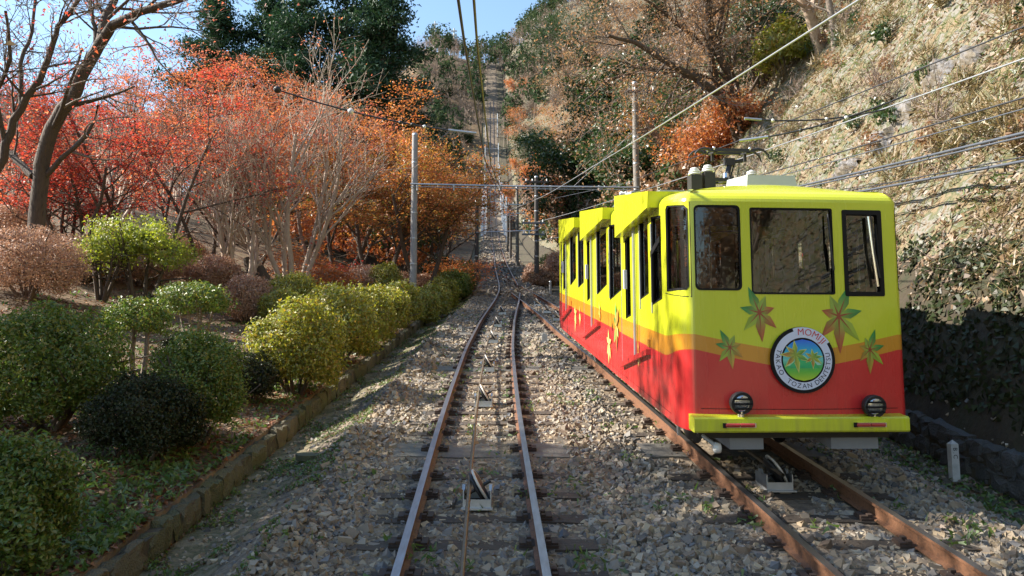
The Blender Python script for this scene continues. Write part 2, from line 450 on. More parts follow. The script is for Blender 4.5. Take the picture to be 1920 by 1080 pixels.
def GR(X, Y):
    """ground height"""
    X = np.asarray(X, float); Y = np.asarray(Y, float)
    t = T(Y); cl = CL(Y); cr = CR(Y); kx = KX(Y); xf = XF(Y)
    heap = .5 + .5 * np.sin(Y * 2 * np.pi / 3.35 + 1.1)
    e = cl - 1.35 - X
    z = t - .17 - .29 * np.clip((e - .35) / .85, 0, 1)
    z = z + .17 * heap * np.exp(-((e - .3) / .32) ** 2)
    er = X - (cr + 1.35)
    z = z - np.where(er > 0, .25 * np.clip((er - .2) / .8, 0, 1), 0)
    z = z + .03 * fbm(X * 1.7, Y * 1.7, 3) * (np.clip(np.abs(e) - .2, 0, 1))
    # garden on the left
    g = kx - .12 - X
    tl = t - np.clip((g - 22) / 80, 0, 1) * np.maximum(0, t - 16) * .85
    zg = tl - .15 + .09 * np.clip(g, 0, 5) + .27 * np.clip(g - 5, 0, 22) + .16 * np.clip(g - 27, 0, 90)
    zg = zg + .10 * fbm(X * .5, Y * .5, 9) * np.clip(g, 0, 1) + np.where(g > 40, 2.5 * fbm(X * .04, Y * .04, 21), 0)
    z = np.where(g > 0, zg, z)
    # hillside on the right
    h = X - xf
    k = np.interp(Y, [0, 50, 110, 170, 420], [1.5, 1.45, 1.05, .98, .9])
    zh = t - .42 + .55 + np.interp(Y, [0, 26, 40], [1.1, 1.0, 0]) * np.clip(h / .6, 0, 1) + k * np.clip(h, 0, 26) + .45 * np.clip(h - 26, 0, 200)
    am = np.clip(h / 2, 0, 1)
    zh = zh + am * (.85 * fbm(X * .22, Y * .22, 5) + .42 * fbm(X * .8, Y * .8, 6, 3))
    led = vn(h * .55 + .5 * vn(X * .2, Y * .25, 91), Y * .12, 92); zh = zh + am * .22 * np.tanh(led * 3)
    z = np.where(h > 0, zh, z)
    return z


def onG(x, d):
    """ground point below photo column x at lens distance d"""
    X = (x - 960) / FPX * d; Y = d
    for _ in range(6):
        Z = float(GR(X, Y)); Y = (d - (Z - HC) * SP) / CP
    return np.array([X, Y, float(GR(X, Y))])


Yrows = np.concatenate([np.arange(-70, -10, 3), np.arange(-10, 4, .5), np.arange(4, 30, .16), np.arange(30, 60, .4), np.arange(60, 140, 1.5), np.arange(140, 421, 4)])


def strip(name, fl, fr, ts, mat, kind='structure'):
    R = Yrows[:, None]; t = np.asarray(ts)[None, :]
    X = fl(R) + (fr(R) - fl(R)) * t
    Yg = np.broadcast_to(R, X.shape)
    eps = 1e-4
    Xc = np.clip(X, fl(R) + eps, fr(R) - eps)
    Z = GR(Xc, Yg)
    # a skirt at both edges closes the step to the neighbouring strip
    X = np.concatenate([X[:, :1], X, X[:, -1:]], 1); Yg = np.concatenate([Yg[:, :1], Yg, Yg[:, -1:]], 1)
    Z = np.concatenate([Z[:, :1] - 1.2, Z, Z[:, -1:] - 1.2], 1)
    V = np.stack([X, Yg, Z], -1).reshape(-1, 3)
    n, c = X.shape
    i = np.arange(n - 1)[:, None] * c; j = np.arange(c - 1)[None, :]
    F = np.stack([i + j, i + j + 1, i + c + j + 1, i + c + j], -1).reshape(-1, 4)
    mb = MB(); mb.add(V, F, 0, True)
    return tag(mb.build(name, mat), kind=kind)


strip("garden_ground", lambda Y: Y * 0 - 260, lambda Y: KX(Y) - .12, 1 - np.linspace(1, 0, 90) ** 2.6, MT['soil'])
strip("path", lambda Y: KX(Y) - .12, lambda Y: CL(Y) - 2.2, np.linspace(0, 1, 12), MT['path'])
strip("ballast_bed", lambda Y: CL(Y) - 2.2, lambda Y: CR(Y) + 2.1, np.linspace(0, 1, 46), MT['ballast'])
strip("verge", lambda Y: CR(Y) + 2.1, lambda Y: XF(Y), np.linspace(0, 1, 8), MT['verge'])
strip("bank", lambda Y: XF(Y), lambda Y: XF(Y) + .8, np.linspace(0, 1, 7), MT['bank'])  # strip carries the shade beside the car in its near-black colour
strip("hillside", lambda Y: XF(Y) + .8, lambda Y: Y * 0 + 230, np.linspace(0, 1, 120) ** 2.6, MT['hill'])

# ------------------------------------------------------------------ tracks
RAILP = np.array([(-.033, 0), (.033, 0), (.033, -.028), (.010, -.045), (.009, -.125), (.055, -.140), (.055, -.150), (-.055, -.150), (-.055, -.140), (-.009, -.125), (-.010, -.045), (-.033, -.028)])


def rail_mesh(xf, y0, y1, step):
    ys = np.arange(y0, y1 + step / 2, step)
    x = xf(ys); z = T(ys)
    n = len(ys); k = len(RAILP)
    V = np.stack([x[:, None] + RAILP[None, :, 0], np.broadcast_to(ys[:, None], (n, k)), z[:, None] + RAILP[None, :, 1]], -1)
    i = np.arange(n - 1)[:, None] * k; j = np.arange(k)[None, :]; j2 = (j + 1) % k
    F = np.stack([i + j, i + j2, i + k + j2, i + k + j], -1).reshape(-1, 4)[:, ::-1]
    mi = np.tile(np.where(np.arange(k) == 0, 1, 0), n - 1)
    mb = MB(); mb.add(V.reshape(-1, 3), F, mi)
    mb.add(V[0], [list(range(k))], 0); mb.add(V[-1], [list(range(k))[::-1]], 0)
    return mb


def sleeper_proto(half, w, m, seed):
    mb = MB(); r = np.random.default_rng(seed)
    n = 9; xs = np.linspace(-half, half, n)
    V = []
    for x in xs:
        j = r.normal(0, .006, 4)
        V += [(x, -w + j[0], -.30), (x, w + j[1], -.30), (x, w + j[1], -.155 + j[2]), (x, -w + j[0], -.155 + j[3])]
    F = []
    for i in range(n - 1):
        a = i * 4
        for q in range(4): F.append([a + q, a + 4 + q, a + 4 + (q + 1) % 4, a + (q + 1) % 4])
    F += [[0, 1, 2, 3], [n * 4 - 1, n * 4 - 2, n * 4 - 3, n * 4 - 4]]
    mb.add(V, F, 0)
    return mb.mesh("sleeper", MT[m])


SL = [sleeper_proto(1.08, .105, 'sleeper', 40 + i) for i in range(4)]
SLAB = sleeper_proto(1.14, .32, 'slab', 50)
_pm = MB()
box(_pm, (0, 0, -.143), .17, .085, .012)
for sx in (-1, 1):
    for sy in (-1, 1):
        box(_pm, (sx * .085, sy * .05, -.115), .022, .022, .02)
    box(_pm, (sx * .14, 0, -.122), .028, .07, .012)
PLATE = _pm.mesh("rail_plate", MT['plate'])


def slope_rot(y):
    return math.atan(float((T(y + .5) - T(y - .5))))


def track(name, label, cx, y0, y1, rails, spacing, slabs=(), plates_to=32, half=1.0):
    o = (float(cx(np.array(y0))), y0, float(T(y0)))
    t = thing(name, label, "railway track", o, "railway tracks")
    for off, a, b, st in rails:
        rail_mesh(lambda ys, off=off: cx(ys) + off, a, b, st).build("rail", [MT['rust'], MT['railtop']], t)
    y = y0 + .3; i = 0
    while y < y1:
        big = [s for s in slabs if abs(s - y) < spacing * .5]
        ys = big[0] if big else y + rng.normal(0, .012)
        if any(0 < abs(s - y) < spacing * .75 and abs(s - y) >= spacing * .5 for s in slabs):
            y += spacing; continue
        ob = bpy.data.objects.new("concrete_sleeper" if big else "sleeper", SLAB if big else SL[i % 4]); COL.objects.link(ob)
        ob.parent = t
        ob.location = (float(cx(np.array(ys))) - o[0], ys - o[1], float(T(ys)) - o[2])
        ob.rotation_euler = (slope_rot(ys), 0, rng.normal(0, .012))
        if not big: ob.scale = (half, 1, 1)
        if ys < plates_to:
            for off in (-.565, .565):
                p = bpy.data.objects.new("rail_plate", PLATE); COL.objects.link(p); p.parent = ob
                p.location = (off / (half if not big else 1), 0, 0)
        y += spacing; i += 1
    return t


SLABS = (10.05, 16.7, 23.4)
track("railway_track", "rusty railway track with the bare haul rope between its rails", CL, 2.6, 40.5, [(-.565, 2.3, 46, .4), (.565, 2.3, 40.2, .4)], .668, SLABS)
track("railway_track", "railway track running under the yellow and red cable car", CR, 2.6, 40.5, [(-.565, 2.3, 40.2, .4), (.565, 2.3, 46, .4)], .668, SLABS)
track("railway_track", "single track climbing straight up the mountain beyond the junction", CL, 41, 150, [(-.565, 46, 252, 1.2), (.565, 46, 252, 1.2)], .75, (), 55, 1.05)

# haul ropes: six strands laid round each other near the lens, plain further off
def rope_thing(label, cx, off, y0, y1, fine_to):
    ys = np.concatenate([np.arange(y0, fine_to, .014), np.arange(fine_to, y1, .8)])
    x = cx(ys) + off; z = T(ys) + .07 + .012 * np.sin(ys * 1.9)
    k = 12; a = np.arange(k) * 2 * np.pi / k
    rr = .019 * (1 + .16 * np.cos(6 * a[None, :] - (ys[:, None] * 2 * np.pi / .16) * 1.0))
    V = np.stack([x[:, None] + rr * np.cos(a), np.broadcast_to(ys[:, None], rr.shape), z[:, None] + rr * np.sin(a)], -1)
    n = len(ys); i = np.arange(n - 1)[:, None] * k; j = np.arange(k)[None, :]; j2 = (j + 1) % k
    mb = MB(); mb.add(V.reshape(-1, 3), np.stack([i + j, i + j2, i + k + j2, i + k + j], -1).reshape(-1, 4), 0, True)
    o = mb.build("haul_rope", MT['rope'], None, (float(x[0]), y0, float(z[0])))
    return tag(o, label, "steel rope", "haul ropes")


rope_thing("twisted steel haul rope running up the middle of the empty track", CL, -.062, 2.3, 150, 13)
rope_thing("steel haul rope under the cable car, on the right hand track", CR, -.062, 8.2, 120, 11)


# sheaves that carry the rope
def sheave(label, x, y, sc=1.0):
    z = float(T(y)); o = (x, y, z)
    t = thing("rope_pulley", label, "rope pulley", o, "rope pulleys between the rails")
    b = MB(); zz = z - .16
    w, l = .135, .19
    box(b, (x, y - l, zz + .035), w, .008, .045); box(b, (x, y + l, zz + .05), w, .008, .055)
    for sx in (-1, 1):
        box(b, (x + sx * w, y, zz + .075), .006, l, .085)
        prism(b, [(x + sx * w - .02, y - .06, zz + .155), (x + sx * w - .02, y + .06, zz + .155), (x + sx * w - .02, y + .03, zz + .20), (x + sx * w - .02, y - .03, zz + .20)], (.02 * 1.4, 0, 0))
    box(b, (x, y - l - .03, zz - .005), w + .02, .035, .008)
    b.build("bracket_frame", MT['galv'], t)
    ax = np.array([.86, 0, .5])
    c = np.array([x + .015, y, z + .01])
    wm = MB(); lathe(wm, [(.03, -.05), (.10, -.035), (.155, -.032), (.185, -.018), (.14, -.004), (.14, .004), (.185, .018), (.165, .034), (.10, .036), (.03, .05)], c, ax, 22)
    wh = wm.build("wheel", MT['dark'], t)
    rm = MB(); lathe(rm, [(.176, .008), (.192, .014), (.192, .030), (.172, .036), (.166, .030)], c, ax, 22)
    rm.build("rim", MT['rim'], wh)
    am = MB(); tube(am, [c - ax * .16, c + ax * .13], .017, 8); am.build("axle", MT['dark'], t)
    return t


for lab, d in (("galvanised rope pulley nearest the lens on the empty track", 7.95), ("rope pulley lying in sunlight, second up the empty track", 12.85), ("third rope pulley up the empty track", 16.4), ("fourth rope pulley up the empty track", 21.2), ("small rope pulley just before the track curves", 25.4), ("small rope pulley on the curve before the junction", 30)):
    p = d * .99 + .13
    sheave(lab, float(CL(p)) + .02, p)
sheave("rope pulley in the shade under the cable car's bumper", float(CR(8.6)) - .02, 8.55)
for lab, Y in (("rope pulley on the right hand track past the cable car's tail", 27.5), ("second rope pulley past the cable car's tail", 30.5), ("rope pulley close to the junction on the right hand track", 34)):
    sheave(lab, float(CR(Y)), Y)
_far0 = sheave("small rope pulley between the rails of the climbing single track", float(CL(49)) - .14, 49)
_far0["group"] = "far rope pulleys"
for k in range(1, 18):
    Y = 49 + 2.4 * k
    copy_tree(_far0, (float(CL(Y)) + (-.14 if k % 2 == 0 else .14), Y, float(T(Y))), None)

# open timber pit under the nearest pulley
pt_ = thing("timber_pit", "dark timber boards either side of the nearest rope pulley", "timber pit", (float(CL(8.1)), 8.06, float(T(8.06))))
for sx in (-1, 1):
    pm = MB()
    box(pm, (float(CL(8.1)) + .02 + sx * .235, 8.06, float(T(8.06)) - .19), .012, .2, .06)
    pm.build("board", MT['sleeper'], pt_)



# ------------------------------------------------------------------ ballast stones
def rocks(mb, P, size, r):
    n = len(P)
    base = np.array([[-1, -1, -1], [1, -1, -1], [1, 1, -1], [-1, 1, -1], [-1, -1, 1], [1, -1, 1], [1, 1, 1], [-1, 1, 1]], float) * .5
    J = base[None] + r.uniform(-.26, .26, (n, 8, 3))
    J = J * (size[:, None, None] * r.uniform(.6, 1.25, (n, 1, 3)))
    q = r.normal(size=(n, 4)); q /= np.linalg.norm(q, axis=1)[:, None]
    w, x, y, z = q.T
    R = np.stack([1 - 2 * (y * y + z * z), 2 * (x * y - z * w), 2 * (x * z + y * w), 2 * (x * y + z * w), 1 - 2 * (x * x + z * z), 2 * (y * z - x * w), 2 * (x * z - y * w), 2 * (y * z + x * w), 1 - 2 * (x * x + y * y)], -1).reshape(n, 3, 3)
    V = np.einsum('nij,nkj->nki', R, J) + P[:, None, :]
    tri = np.array([[0, 3, 2], [0, 2, 1], [4, 5, 6], [4, 6, 7], [0, 1, 5], [0, 5, 4], [1, 2, 6], [1, 6, 5], [2, 3, 7], [2, 7, 6], [3, 0, 4], [3, 4, 7]])
    F = (np.arange(n)[:, None, None] * 8 + tri[None]).reshape(-1, 3)
    mb.add(V.reshape(-1, 3), F, 0)


def ballast_points(n, y0, y1, pw, r):
    u = r.random(n)
    if pw == 1: Y = y0 * (y1 / y0) ** u
    else: Y = y0 + (y1 - y0) * u
    lo = CL(Y) - 1.82 + .7 * r.random(n) ** 1.5; hi = CR(Y) + 2.1
    lo = np.maximum(lo, -.69 * Y - .3); hi = np.minimum(hi, .69 * Y + .3)
    X = lo + (hi - lo) * r.random(n)
    keep = np.ones(n, bool)
    for c in (CL(Y), CR(Y)):
        inside = np.abs(X - c) < .76
        ph = np.abs(((Y - 2.9) / .668 + .5) % 1 - .5) * .668
        keep &= ~(inside & (ph < .115) & (r.random(n) < .55))
        for s in SLABS: keep &= ~((np.abs(X - c) < 1.13) & (np.abs(Y - s) < .34) & (r.random(n) < .97))
        for off in (-.565, .565): keep &= ~(np.abs(X - c - off) < .075)
        keep &= ~((np.abs(X - c) < .17) & (np.abs(Y - 8.06) < .28))
    return X[keep], Y[keep]


def ballast(n, y0, y1, pw, s0, s1, seed):
    r = np.random.default_rng(seed)
    X, Y = ballast_points(n, y0, y1, pw, r)
    sz = r.uniform(s0, s1, len(X)) * np.where(r.random(len(X)) < .12, 1.5, 1)
    lift = r.uniform(-.012, .022, len(X))
    for c in (CL(Y), CR(Y)):
        lift = np.where(np.abs(X - c) < 1.1, np.minimum(lift, .006) - .022, lift)
    Z = GR(X, Y) + lift
    mb = MB(); rocks(mb, np.stack([X, Y, Z], -1), sz, r)
    return mb


mb = ballast(44000, 4.8, 16, 1, .024, .06, 3)
tag(mb.build("ballast_stones", MT['stone']), kind="stuff")
mb = ballast(20000, 16, 40, 1, .045, .085, 4)
tag(mb.build("ballast_stones", MT['stone']), kind="stuff")
# far heaps
r = np.random.default_rng(5)
Y = 40 * (130 / 40) ** r.random(6000); X = CL(Y) + r.uniform(-2.2, 2.2, len(Y))
kp = np.abs(np.abs(X - CL(Y)) - .565) > .15
mb = MB(); rocks(mb, np.stack([X[kp], Y[kp], GR(X[kp], Y[kp])], -1), r.uniform(.12, .25, kp.sum()), r)
tag(mb.build("ballast_stones", MT['stone']), kind="stuff")
# stray stones on the path and the verge
Y = 5 * (22 / 5) ** r.random(3000); X = np.where(r.random(3000) < .6, KX(Y) + .12 + r.random(3000) * 1.2, CR(Y) + 1.9 + r.random(3000) * 1.2)
mb = MB(); rocks(mb, np.stack([X, Y, GR(X, Y)], -1), r.uniform(.012, .05, 3000), r)
tag(mb.build("stray_stones", MT['stone']), kind="stuff")


# ------------------------------------------------------------------ stone kerb on the left, low wall on the right
def rock_mesh(name, seed, mat, sub=1):
    r = np.random.default_rng(seed)
    n = 4
    g = np.linspace(-.5, .5, n)
    V = []; idx = {}
    def vid(p):
        k = tuple(np.round(p, 4))
        if k not in idx:
            idx[k] = len(V); q = np.array(p)
            q = q * (1 - .09 * (np.sum(np.abs(q) > .49) - 1))
            V.append(q + r.normal(0, .06, 3))
        return idx[k]
    F = []
    for a in range(3):
        b, c = (a + 1) % 3, (a + 2) % 3
        for s in (-.5, .5):
            for i in range(n - 1):
                for j in range(n - 1):
                    ps = []
                    for (u, v) in ((i, j), (i + 1, j), (i + 1, j + 1), (i, j + 1)):
                        p = [0, 0, 0]; p[a] = s; p[b] = g[u]; p[c] = g[v]; ps.append(vid(p))
                    F.append(ps if s > 0 else ps[::-1])
    mb = MB(); mb.add(np.array(V), F, 0)
    return mb.mesh(name, mat)


KR = [rock_mesh("stone", 60 + i, MT['kerb']) for i in range(7)]

WR = [rock_mesh("stone", 80 + i, MT['wall_rock']) for i in range(7)]


def stone_row(name, label, xfun, y0, y1, hgt, depth, zbase, lmin, lmax, rows=1, mat=None):
    o = (float(xfun(y0)), y0, float(zbase(y0)))
    t = thing(name, label, "stone wall" if rows > 1 else "stone kerb", o); RM = KR if not mat else WR
    for rw in range(rows):
        y = y0
        while y < y1:
            L = rng.uniform(lmin, lmax) * (1 + .012 * max(0, y - 15))
            yc = y + L / 2; h = hgt / rows * rng.uniform(.9, 1.12)
            ob = bpy.data.objects.new("stone", RM[int(rng.integers(7))]); COL.objects.link(ob); ob.parent = t
            dx = rng.uniform(-.02, .02)
            ob.location = (float(xfun(yc)) + dx - o[0], yc - o[1], float(zbase(yc)) + hgt * (rw + .5) / rows - o[2] + rng.uniform(-.02, .02))
            ob.scale = (depth * rng.uniform(.9, 1.1), L * 1.02, h * 1.03)
            ob.rotation_euler = (slope_rot(yc) + rng.normal(0, .05), rng.normal(0, .06), rng.normal(0, .07))
            y += L
    ys = np.arange(y0, y1 + 1, .8)
    m = MB()
    for a, b in zip(ys[:-1], ys[1:]):
        pa, pb = [(float(xfun(q)), q, float(zbase(q)) + hgt * .46) for q in (a, b)]
        V = []
        for p in (pa, pb):
            for sx, sz in ((-1, -1), (1, -1), (1, 1), (-1, 1)): V.append((p[0] + sx * depth * .36, p[1], p[2] + sz * hgt * .42))
        m.add(V, [[0, 4, 5, 1], [1, 5, 6, 2], [2, 6, 7, 3], [3, 7, 4, 0]], 0)
    m.build("mortar", MT['mortar'], t)
    return t


stone_row("stone_kerb", "low rough stone kerb between the garden bank and the gravel path", lambda y: KX(y) - .07, 4.2, 44, .29, .19, lambda y: T(y) - .475, .14, .5)
stone_row("stone_wall", "low dark stone wall at the foot of the hillside beside the cable car", lambda y: XF(y) - .02, 6.5, 24, .52, .25, lambda y: T(y) - .42, .25, .5, rows=2, mat="wall_rock")
stone_row("stone_wall", "low stone edging below the green bank past the cable car's tail", lambda y: XF(y) - .3, 38, 62, .6, .4, lambda y: T(y) - .5, .5, .9, rows=1)


# ------------------------------------------------------------------ poles, beams and wires
def pole(name, label, x, y, ztop, r0, r1, mat, arms=(), cat="utility pole", group="utility poles", bands=0):
    zb = float(GR(x, y)) - .3
    t = thing(name, label, cat, (x, y, zb + .3), group)
    m = MB(); n = 8; zz = np.linspace(zb, ztop, n)
    P = np.stack([x + .01 * np.sin(zz * 2), np.full(n, y), zz], -1)
    tube(m, P, np.linspace(r0, r1, n), 12); m.build("shaft", MT[mat], t)
    m = MB(); lathe(m, [(r1 * 1.06, -.03), (r1 * 1.08, .03), (r1 * .6, .07)], (x, y, ztop), (0, 0, 1), 12); m.build("cap", MT['galv'], t)
    for bz in np.linspace(ztop - 1.2, zb + 2.2, bands) if bands else []:
        m = MB(); rr = r0 + (r1 - r0) * (bz - zb) / (ztop - zb) + .008
        lathe(m, [(rr, -.03), (rr + .006, 0), (rr, .03)], (x, y, bz), (0, 0, 1), 12); m.build("steel_band", MT['galv'], t)
    for (dz, xl, xr, mt) in arms:
        m = MB(); z = ztop + dz
        box(m, (x + (xl + xr) / 2, y - r0 - .04, z), (xr - xl) / 2, .045, .05)
        a = m.build("crossarm", MT[mt], t)
        for q in (xl + .12, (xl + xr) / 2 - .25, xr - .12):
            m = MB(); lathe(m, [(.03, 0), (.055, .05), (.03, .07), (.05, .11), (.025, .15)], (x + q, y - r0 - .04, z + .05), (0, 0, 1), 8); m.build("insulator", MT['white'], a)
        m = MB(); tube(m, [(x, y - r0 - .05, z - .5), (x + xr * .7, y - r0 - .05, z - .05)], .018, 6); m.build("brace", MT['galv'], t)
    return t


def wire(name, label, pts, r, mat, group="overhead wires", cat="overhead wire", sag=0.0, k=6):
    P = np.asarray(pts, float)
    out = []
    for a, b in zip(P[:-1], P[1:]):
        n = 10; tt = np.linspace(0, 1, n, endpoint=False)
        q = a + (b - a) * tt[:, None]; q[:, 2] -= sag * 4 * tt * (1 - tt); out.append(q)
    out.append(P[-1:]); P = np.concatenate(out)
    m = MB(); tube(m, P, r, k)
    return tag(m.build(name, MT[mat], None, tuple(P[0])), label, cat, group)


# portal: left pole, right pole, pipe between them
PL = (-4.05, 31.5); PR = (5.14, 31.3)
pole("utility_pole", "pale grey pole rising from the clipped hedge left of the track", PL[0], PL[1], 12.2, .15, .12, 'pole_grey', bands=5)
pole("utility_pole", "tall weathered wooden pole with a crossarm behind the cable car", PR[0], PR[1], 14.35, .15, .12, 'wood_pole', [(-.42, -.4, .85, 'wire_grey')], bands=7)
bt = thing("span_beam", "thin steel pipe spanning the tracks between the two nearest poles", "steel beam", (-4.2, 31.35, 10.05))
m = MB(); tube(m, [(-4.2, 31.32, 10.06), (0, 31.3, 9.96), (5.2, 31.1, 9.86)], .036, 10); m.build("pipe", MT['galv'], bt)
m = MB(); tube(m, [(-4.2, 31.32, 9.95), (0, 31.3, 9.86), (5.2, 31.1, 9.76)], .02, 6); m.build("lower_tube", MT['galv'], bt)
for xx in (-3.9, -2.4, -.5, 1.6, 3.6):
    m = MB(); lathe(m, [(.03, -.16), (.05, -.12), (.03, -.09), (.05, -.05), (.055, .06)], (xx, 31.28, 9.92), (0, 0, 1), 8); m.build("clamp", MT['galv'], bt)
m = MB(); lathe(m, [(.05, 0), (.12, .05), (.14, .12), (.08, .2), (.12, .3), (.05, .36)], (4.75, 31.1, 9.55), (-1, 0, .15), 10)
tag(m.build("pole_insulator", MT['white'], None, (4.75, 31.1, 9.55)), "white porcelain insulator on the wooden pole behind the cable car", "insulator")

pole("utility_pole", "dark tarred pole with crossarms just right of the junction", 1.5, 46.6, 14.2, .16, .12, 'pole_dark', [(-.35, -.75, .75, 'pole_dark'), (-2.9, -.9, .5, 'wire_grey'), (-3.6, -.9, .5, 'wire_grey')], bands=5)
pole("utility_pole", "dark pole on the left of the climbing track, beyond the hedge", -2.2, 47.6, 12.9, .14, .11, 'pole_dark', bands=2)
pole("utility_pole", "grey pole with short arms, behind the dark pole at the junction", .47, 68.2, 18.7, .17, .13, 'wood_pole', [(-1.6, -.9, .7, 'galv'), (-2.4, -.9, .7, 'galv')], bands=4)
pole("utility_pole", "thin far pole on the right of the climbing track, third in line", -.15, 84, 19.9, .15, .12, 'pole_dark', [(-.6, -.9, .6, 'galv')])
pole("utility_pole", "thin far pole on the right of the climbing track, fourth in line", -.55, 98, 23.2, .15, .12, 'pole_dark', [(-.6, -.9, .6, 'galv')])
m = MB(); tube(m, [(-2.2, 47.4, 10.9), (1.5, 46.4, 10.85)], .03, 8)
tag(m.build("span_beam", MT['galv'], None, (-2.2, 47.4, 10.9)), "thin cross beam between the two dark poles at the junction", "steel beam")
m = MB(); tube(m, [(-2.3, 47.4, 9.0), (1.5, 46.4, 8.9)], .012, 5)
tag(m.build("cross_wire", MT['wire_dark'], None, (-2.3, 47.4, 9)), "thin wire slung low between the two dark poles at the junction", "overhead wire")
# masts up the mountain
mast_labels = ["steel mast beside the pale parapets on the climbing track", "second steel mast up the climbing track", "third steel mast, above the parapets", "fourth steel mast far up the climbing track", "fifth steel mast far up the climbing track", "topmost steel mast where the track vanishes"]
for i, Y in enumerate((120, 142, 163, 185, 205, 226)):
    x = float(CL(Y)); z = float(T(Y))
    t = thing("catenary_mast", mast_labels[i], "steel mast", (x + 1.7, Y, z), "masts along the climbing track")
    m = MB(); tube(m, [(x + 1.7, Y, z - .5), (x + 1.7, Y, z + 7)], .14, 8); m.build("shaft", MT['galv'], t)
    m = MB(); tube(m, [(x - 2, Y, z + 5.4), (x + 1.9, Y, z + 5.4)], .08, 6); m.build("arm", MT['galv'], t)
    m = MB(); tube(m, [(x - 1.9, Y, z - .5), (x - 1.9, Y, z + 5.8)], .1, 8); m.build("left_post", MT['galv'], t)


def par(x, h):
    """point function: overhead line parallel to the left or the right track"""
    return lambda Y: (float(x(Y)), Y, float(T(Y)) + h)


Lw = [(-.50 + .0 * y, y, 0) for y in (0,)]
ys = [-1, 8, 20, 31.3, 47.2, 68, 90, 115]
def lw(dx, h):
    return [(float(CL(Y)) - .10 + dx if Y < 40 else float(CL(Y)) + dx, Y, float(T(Y)) + h) for Y in ys]
wire("trolley_wire", "dark upper wire hung over the empty track", lw(-.06, 4.78), .015, 'wire_dark', sag=.05)
wire("trolley_wire", "bronze trolley wire hung over the empty track", lw(.09, 4.68), .013, 'wire_brass', sag=.03)
rw = [(float(CR(Y)) + (0 if Y < 40 else 0), Y, float(T(Y)) + 4.62) for Y in (-1, 8, 20, 31.1, 46.4, 68)]
wire("trolley_wire", "bright steel wire sloping over the cable car's roof", rw, .0105, 'wire_pale', sag=.02)

# lines beside the hillside: each strung from the wooden pole towards the lens, seen from there at the right edge
side = [("b", 334, 50, .012, 'wire_dark', "thin dark wire, topmost at the right edge over the hillside"),
        ("c", 360, 110, .013, 'wire_pale', "pale wire crossing the hillside above the dark cables"),
        ("d", 390, 183, .013, 'wire_dark', "dark wire crossing the hillside just below the pale wire"),
        ("e", 396, 204, .010, 'wire_grey', "thin grey wire running close under another dark wire"),
        ("f", 414, 249, .022, 'wire_grey', "thick twin cable crossing the hillside"),
        ("f2", 417, 256, .016, 'wire_grey', "slim cable lashed under the thick twin cable"),
        ("g", 428, 302, .022, 'wire_grey', "lowest thick cable crossing the hillside above the car roof"),
        ("h", 425, 294, .010, 'wire_dark', "thin wire just above the lowest thick cable")]
for k, y1, y2, rr, mt, lab in side:
    A = at(1195, y1, 31.4); B = at(1920, y2, 10.2)
    E = B + (B - A) * .62
    far = A + (A - B) * .0
    P = [E, B, A]
    if k in ("c", "d", "f"):
        P.append(np.array([1.5, 46.5, A[2] + 15 * .158 - .6]))
    wire("side_cable" if rr > .018 else "side_wire", lab, P, rr, mt, sag=.06)
# wires along the far poles
far_pts = [(1.5, 46.4), (.47, 68.0), (-.15, 83.8), (-.55, 97.8), (-2.2, 140), (-3.5, 180)]
for dx, dz, lab in ((-.7, 6.9, "left wire of the far pole line"), (.6, 6.9, "right wire of the far pole line"), (-.6, 4.3, "lower wire of the far pole line")):
    wire("side_wire", lab, [(x + dx, y, float(T(y)) + dz - (0 if y > 50 else .2)) for x, y in far_pts], .012, 'wire_grey', sag=.15)


def pull_off(label, A, Bp, beads, white_from=.86):
    """stay rod with insulators between a support and a trolley wire"""
    A = np.array(A); Bp = np.array(Bp)
    t = thing("pull_off_rod", label, "insulated stay", tuple(A), "insulated stays of the trolley wires")
    mid = A + (Bp - A) * white_from
    P = [A + (Bp - A) * q - np.array([0, 0, .10 * 4 * q * (1 - q)]) for q in np.linspace(0, white_from, 9)]
    m = MB(); tube(m, P, .013, 6); m.build("rod", MT['wire_dark'], t)
    m = MB(); tube(m, [P[-1], Bp], .022, 8); m.build("pale_rod", MT['galv'], t)
    dirv = (Bp - A) / np.linalg.norm(Bp - A)
    for q, sz, mt in beads:
        c = A + (Bp - A) * q - np.array([0, 0, .10 * 4 * q * (1 - q)])
        m = MB(); lathe(m, [(.25 * sz, -sz), (.8 * sz, -.6 * sz), (sz, 0), (.8 * sz, .6 * sz), (.25 * sz, sz)], c, dirv, 10); m.build("insulator", MT[mt], t)
    return t


bl = at(520, 168, 12.4); br = at(893, 250, 12.4)
pull_off("dark stay with a black ball end reaching left from the trolley wire", bl, br, [(0, .06, 'dark'), (.37, .05, 'white'), (.62, .035, 'dark'), (.68, .035, 'dark'), (.74, .03, 'white')])
wire("guy_wire", "thin brown guy wire rising left from the black ball of the stay", [bl, at(300, 15, 12.6), at(180, -140, 12.8)], .007, 'twig')
pull_off("stay with pale rod reaching right from the wire above the pantograph", at(1700, 178, 11.0), at(1386, 264, 11.6), [(.35, .03, 'white'), (.5, .028, 'dark'), (.62, .03, 'dark')], .82)
pull_off("upper stay clamped to the bright wire right of the wooden pole", at(1660, 205, 12.4), at(1396, 222, 12.4), [(.2, .025, 'dark'), (.42, .03, 'white'), (.8, .03, 'white')], .88)
wire("guy_wire", "guy wire slanting from the wooden pole down to the trees at left", [at(1189, 246, 31.3), at(1075, 350, 36)], .012, 'wire_pale')
wire("guy_wire", "second guy wire slanting from the wooden pole, lower down", [at(1189, 340, 31.3), at(1040, 372, 40)], .010, 'wire_grey')
wire("guy_wire", "thin guy wire slanting from the pale grey pole", [at(776, 300, 31.5), at(850, 240, 48)], .008, 'wire_grey')

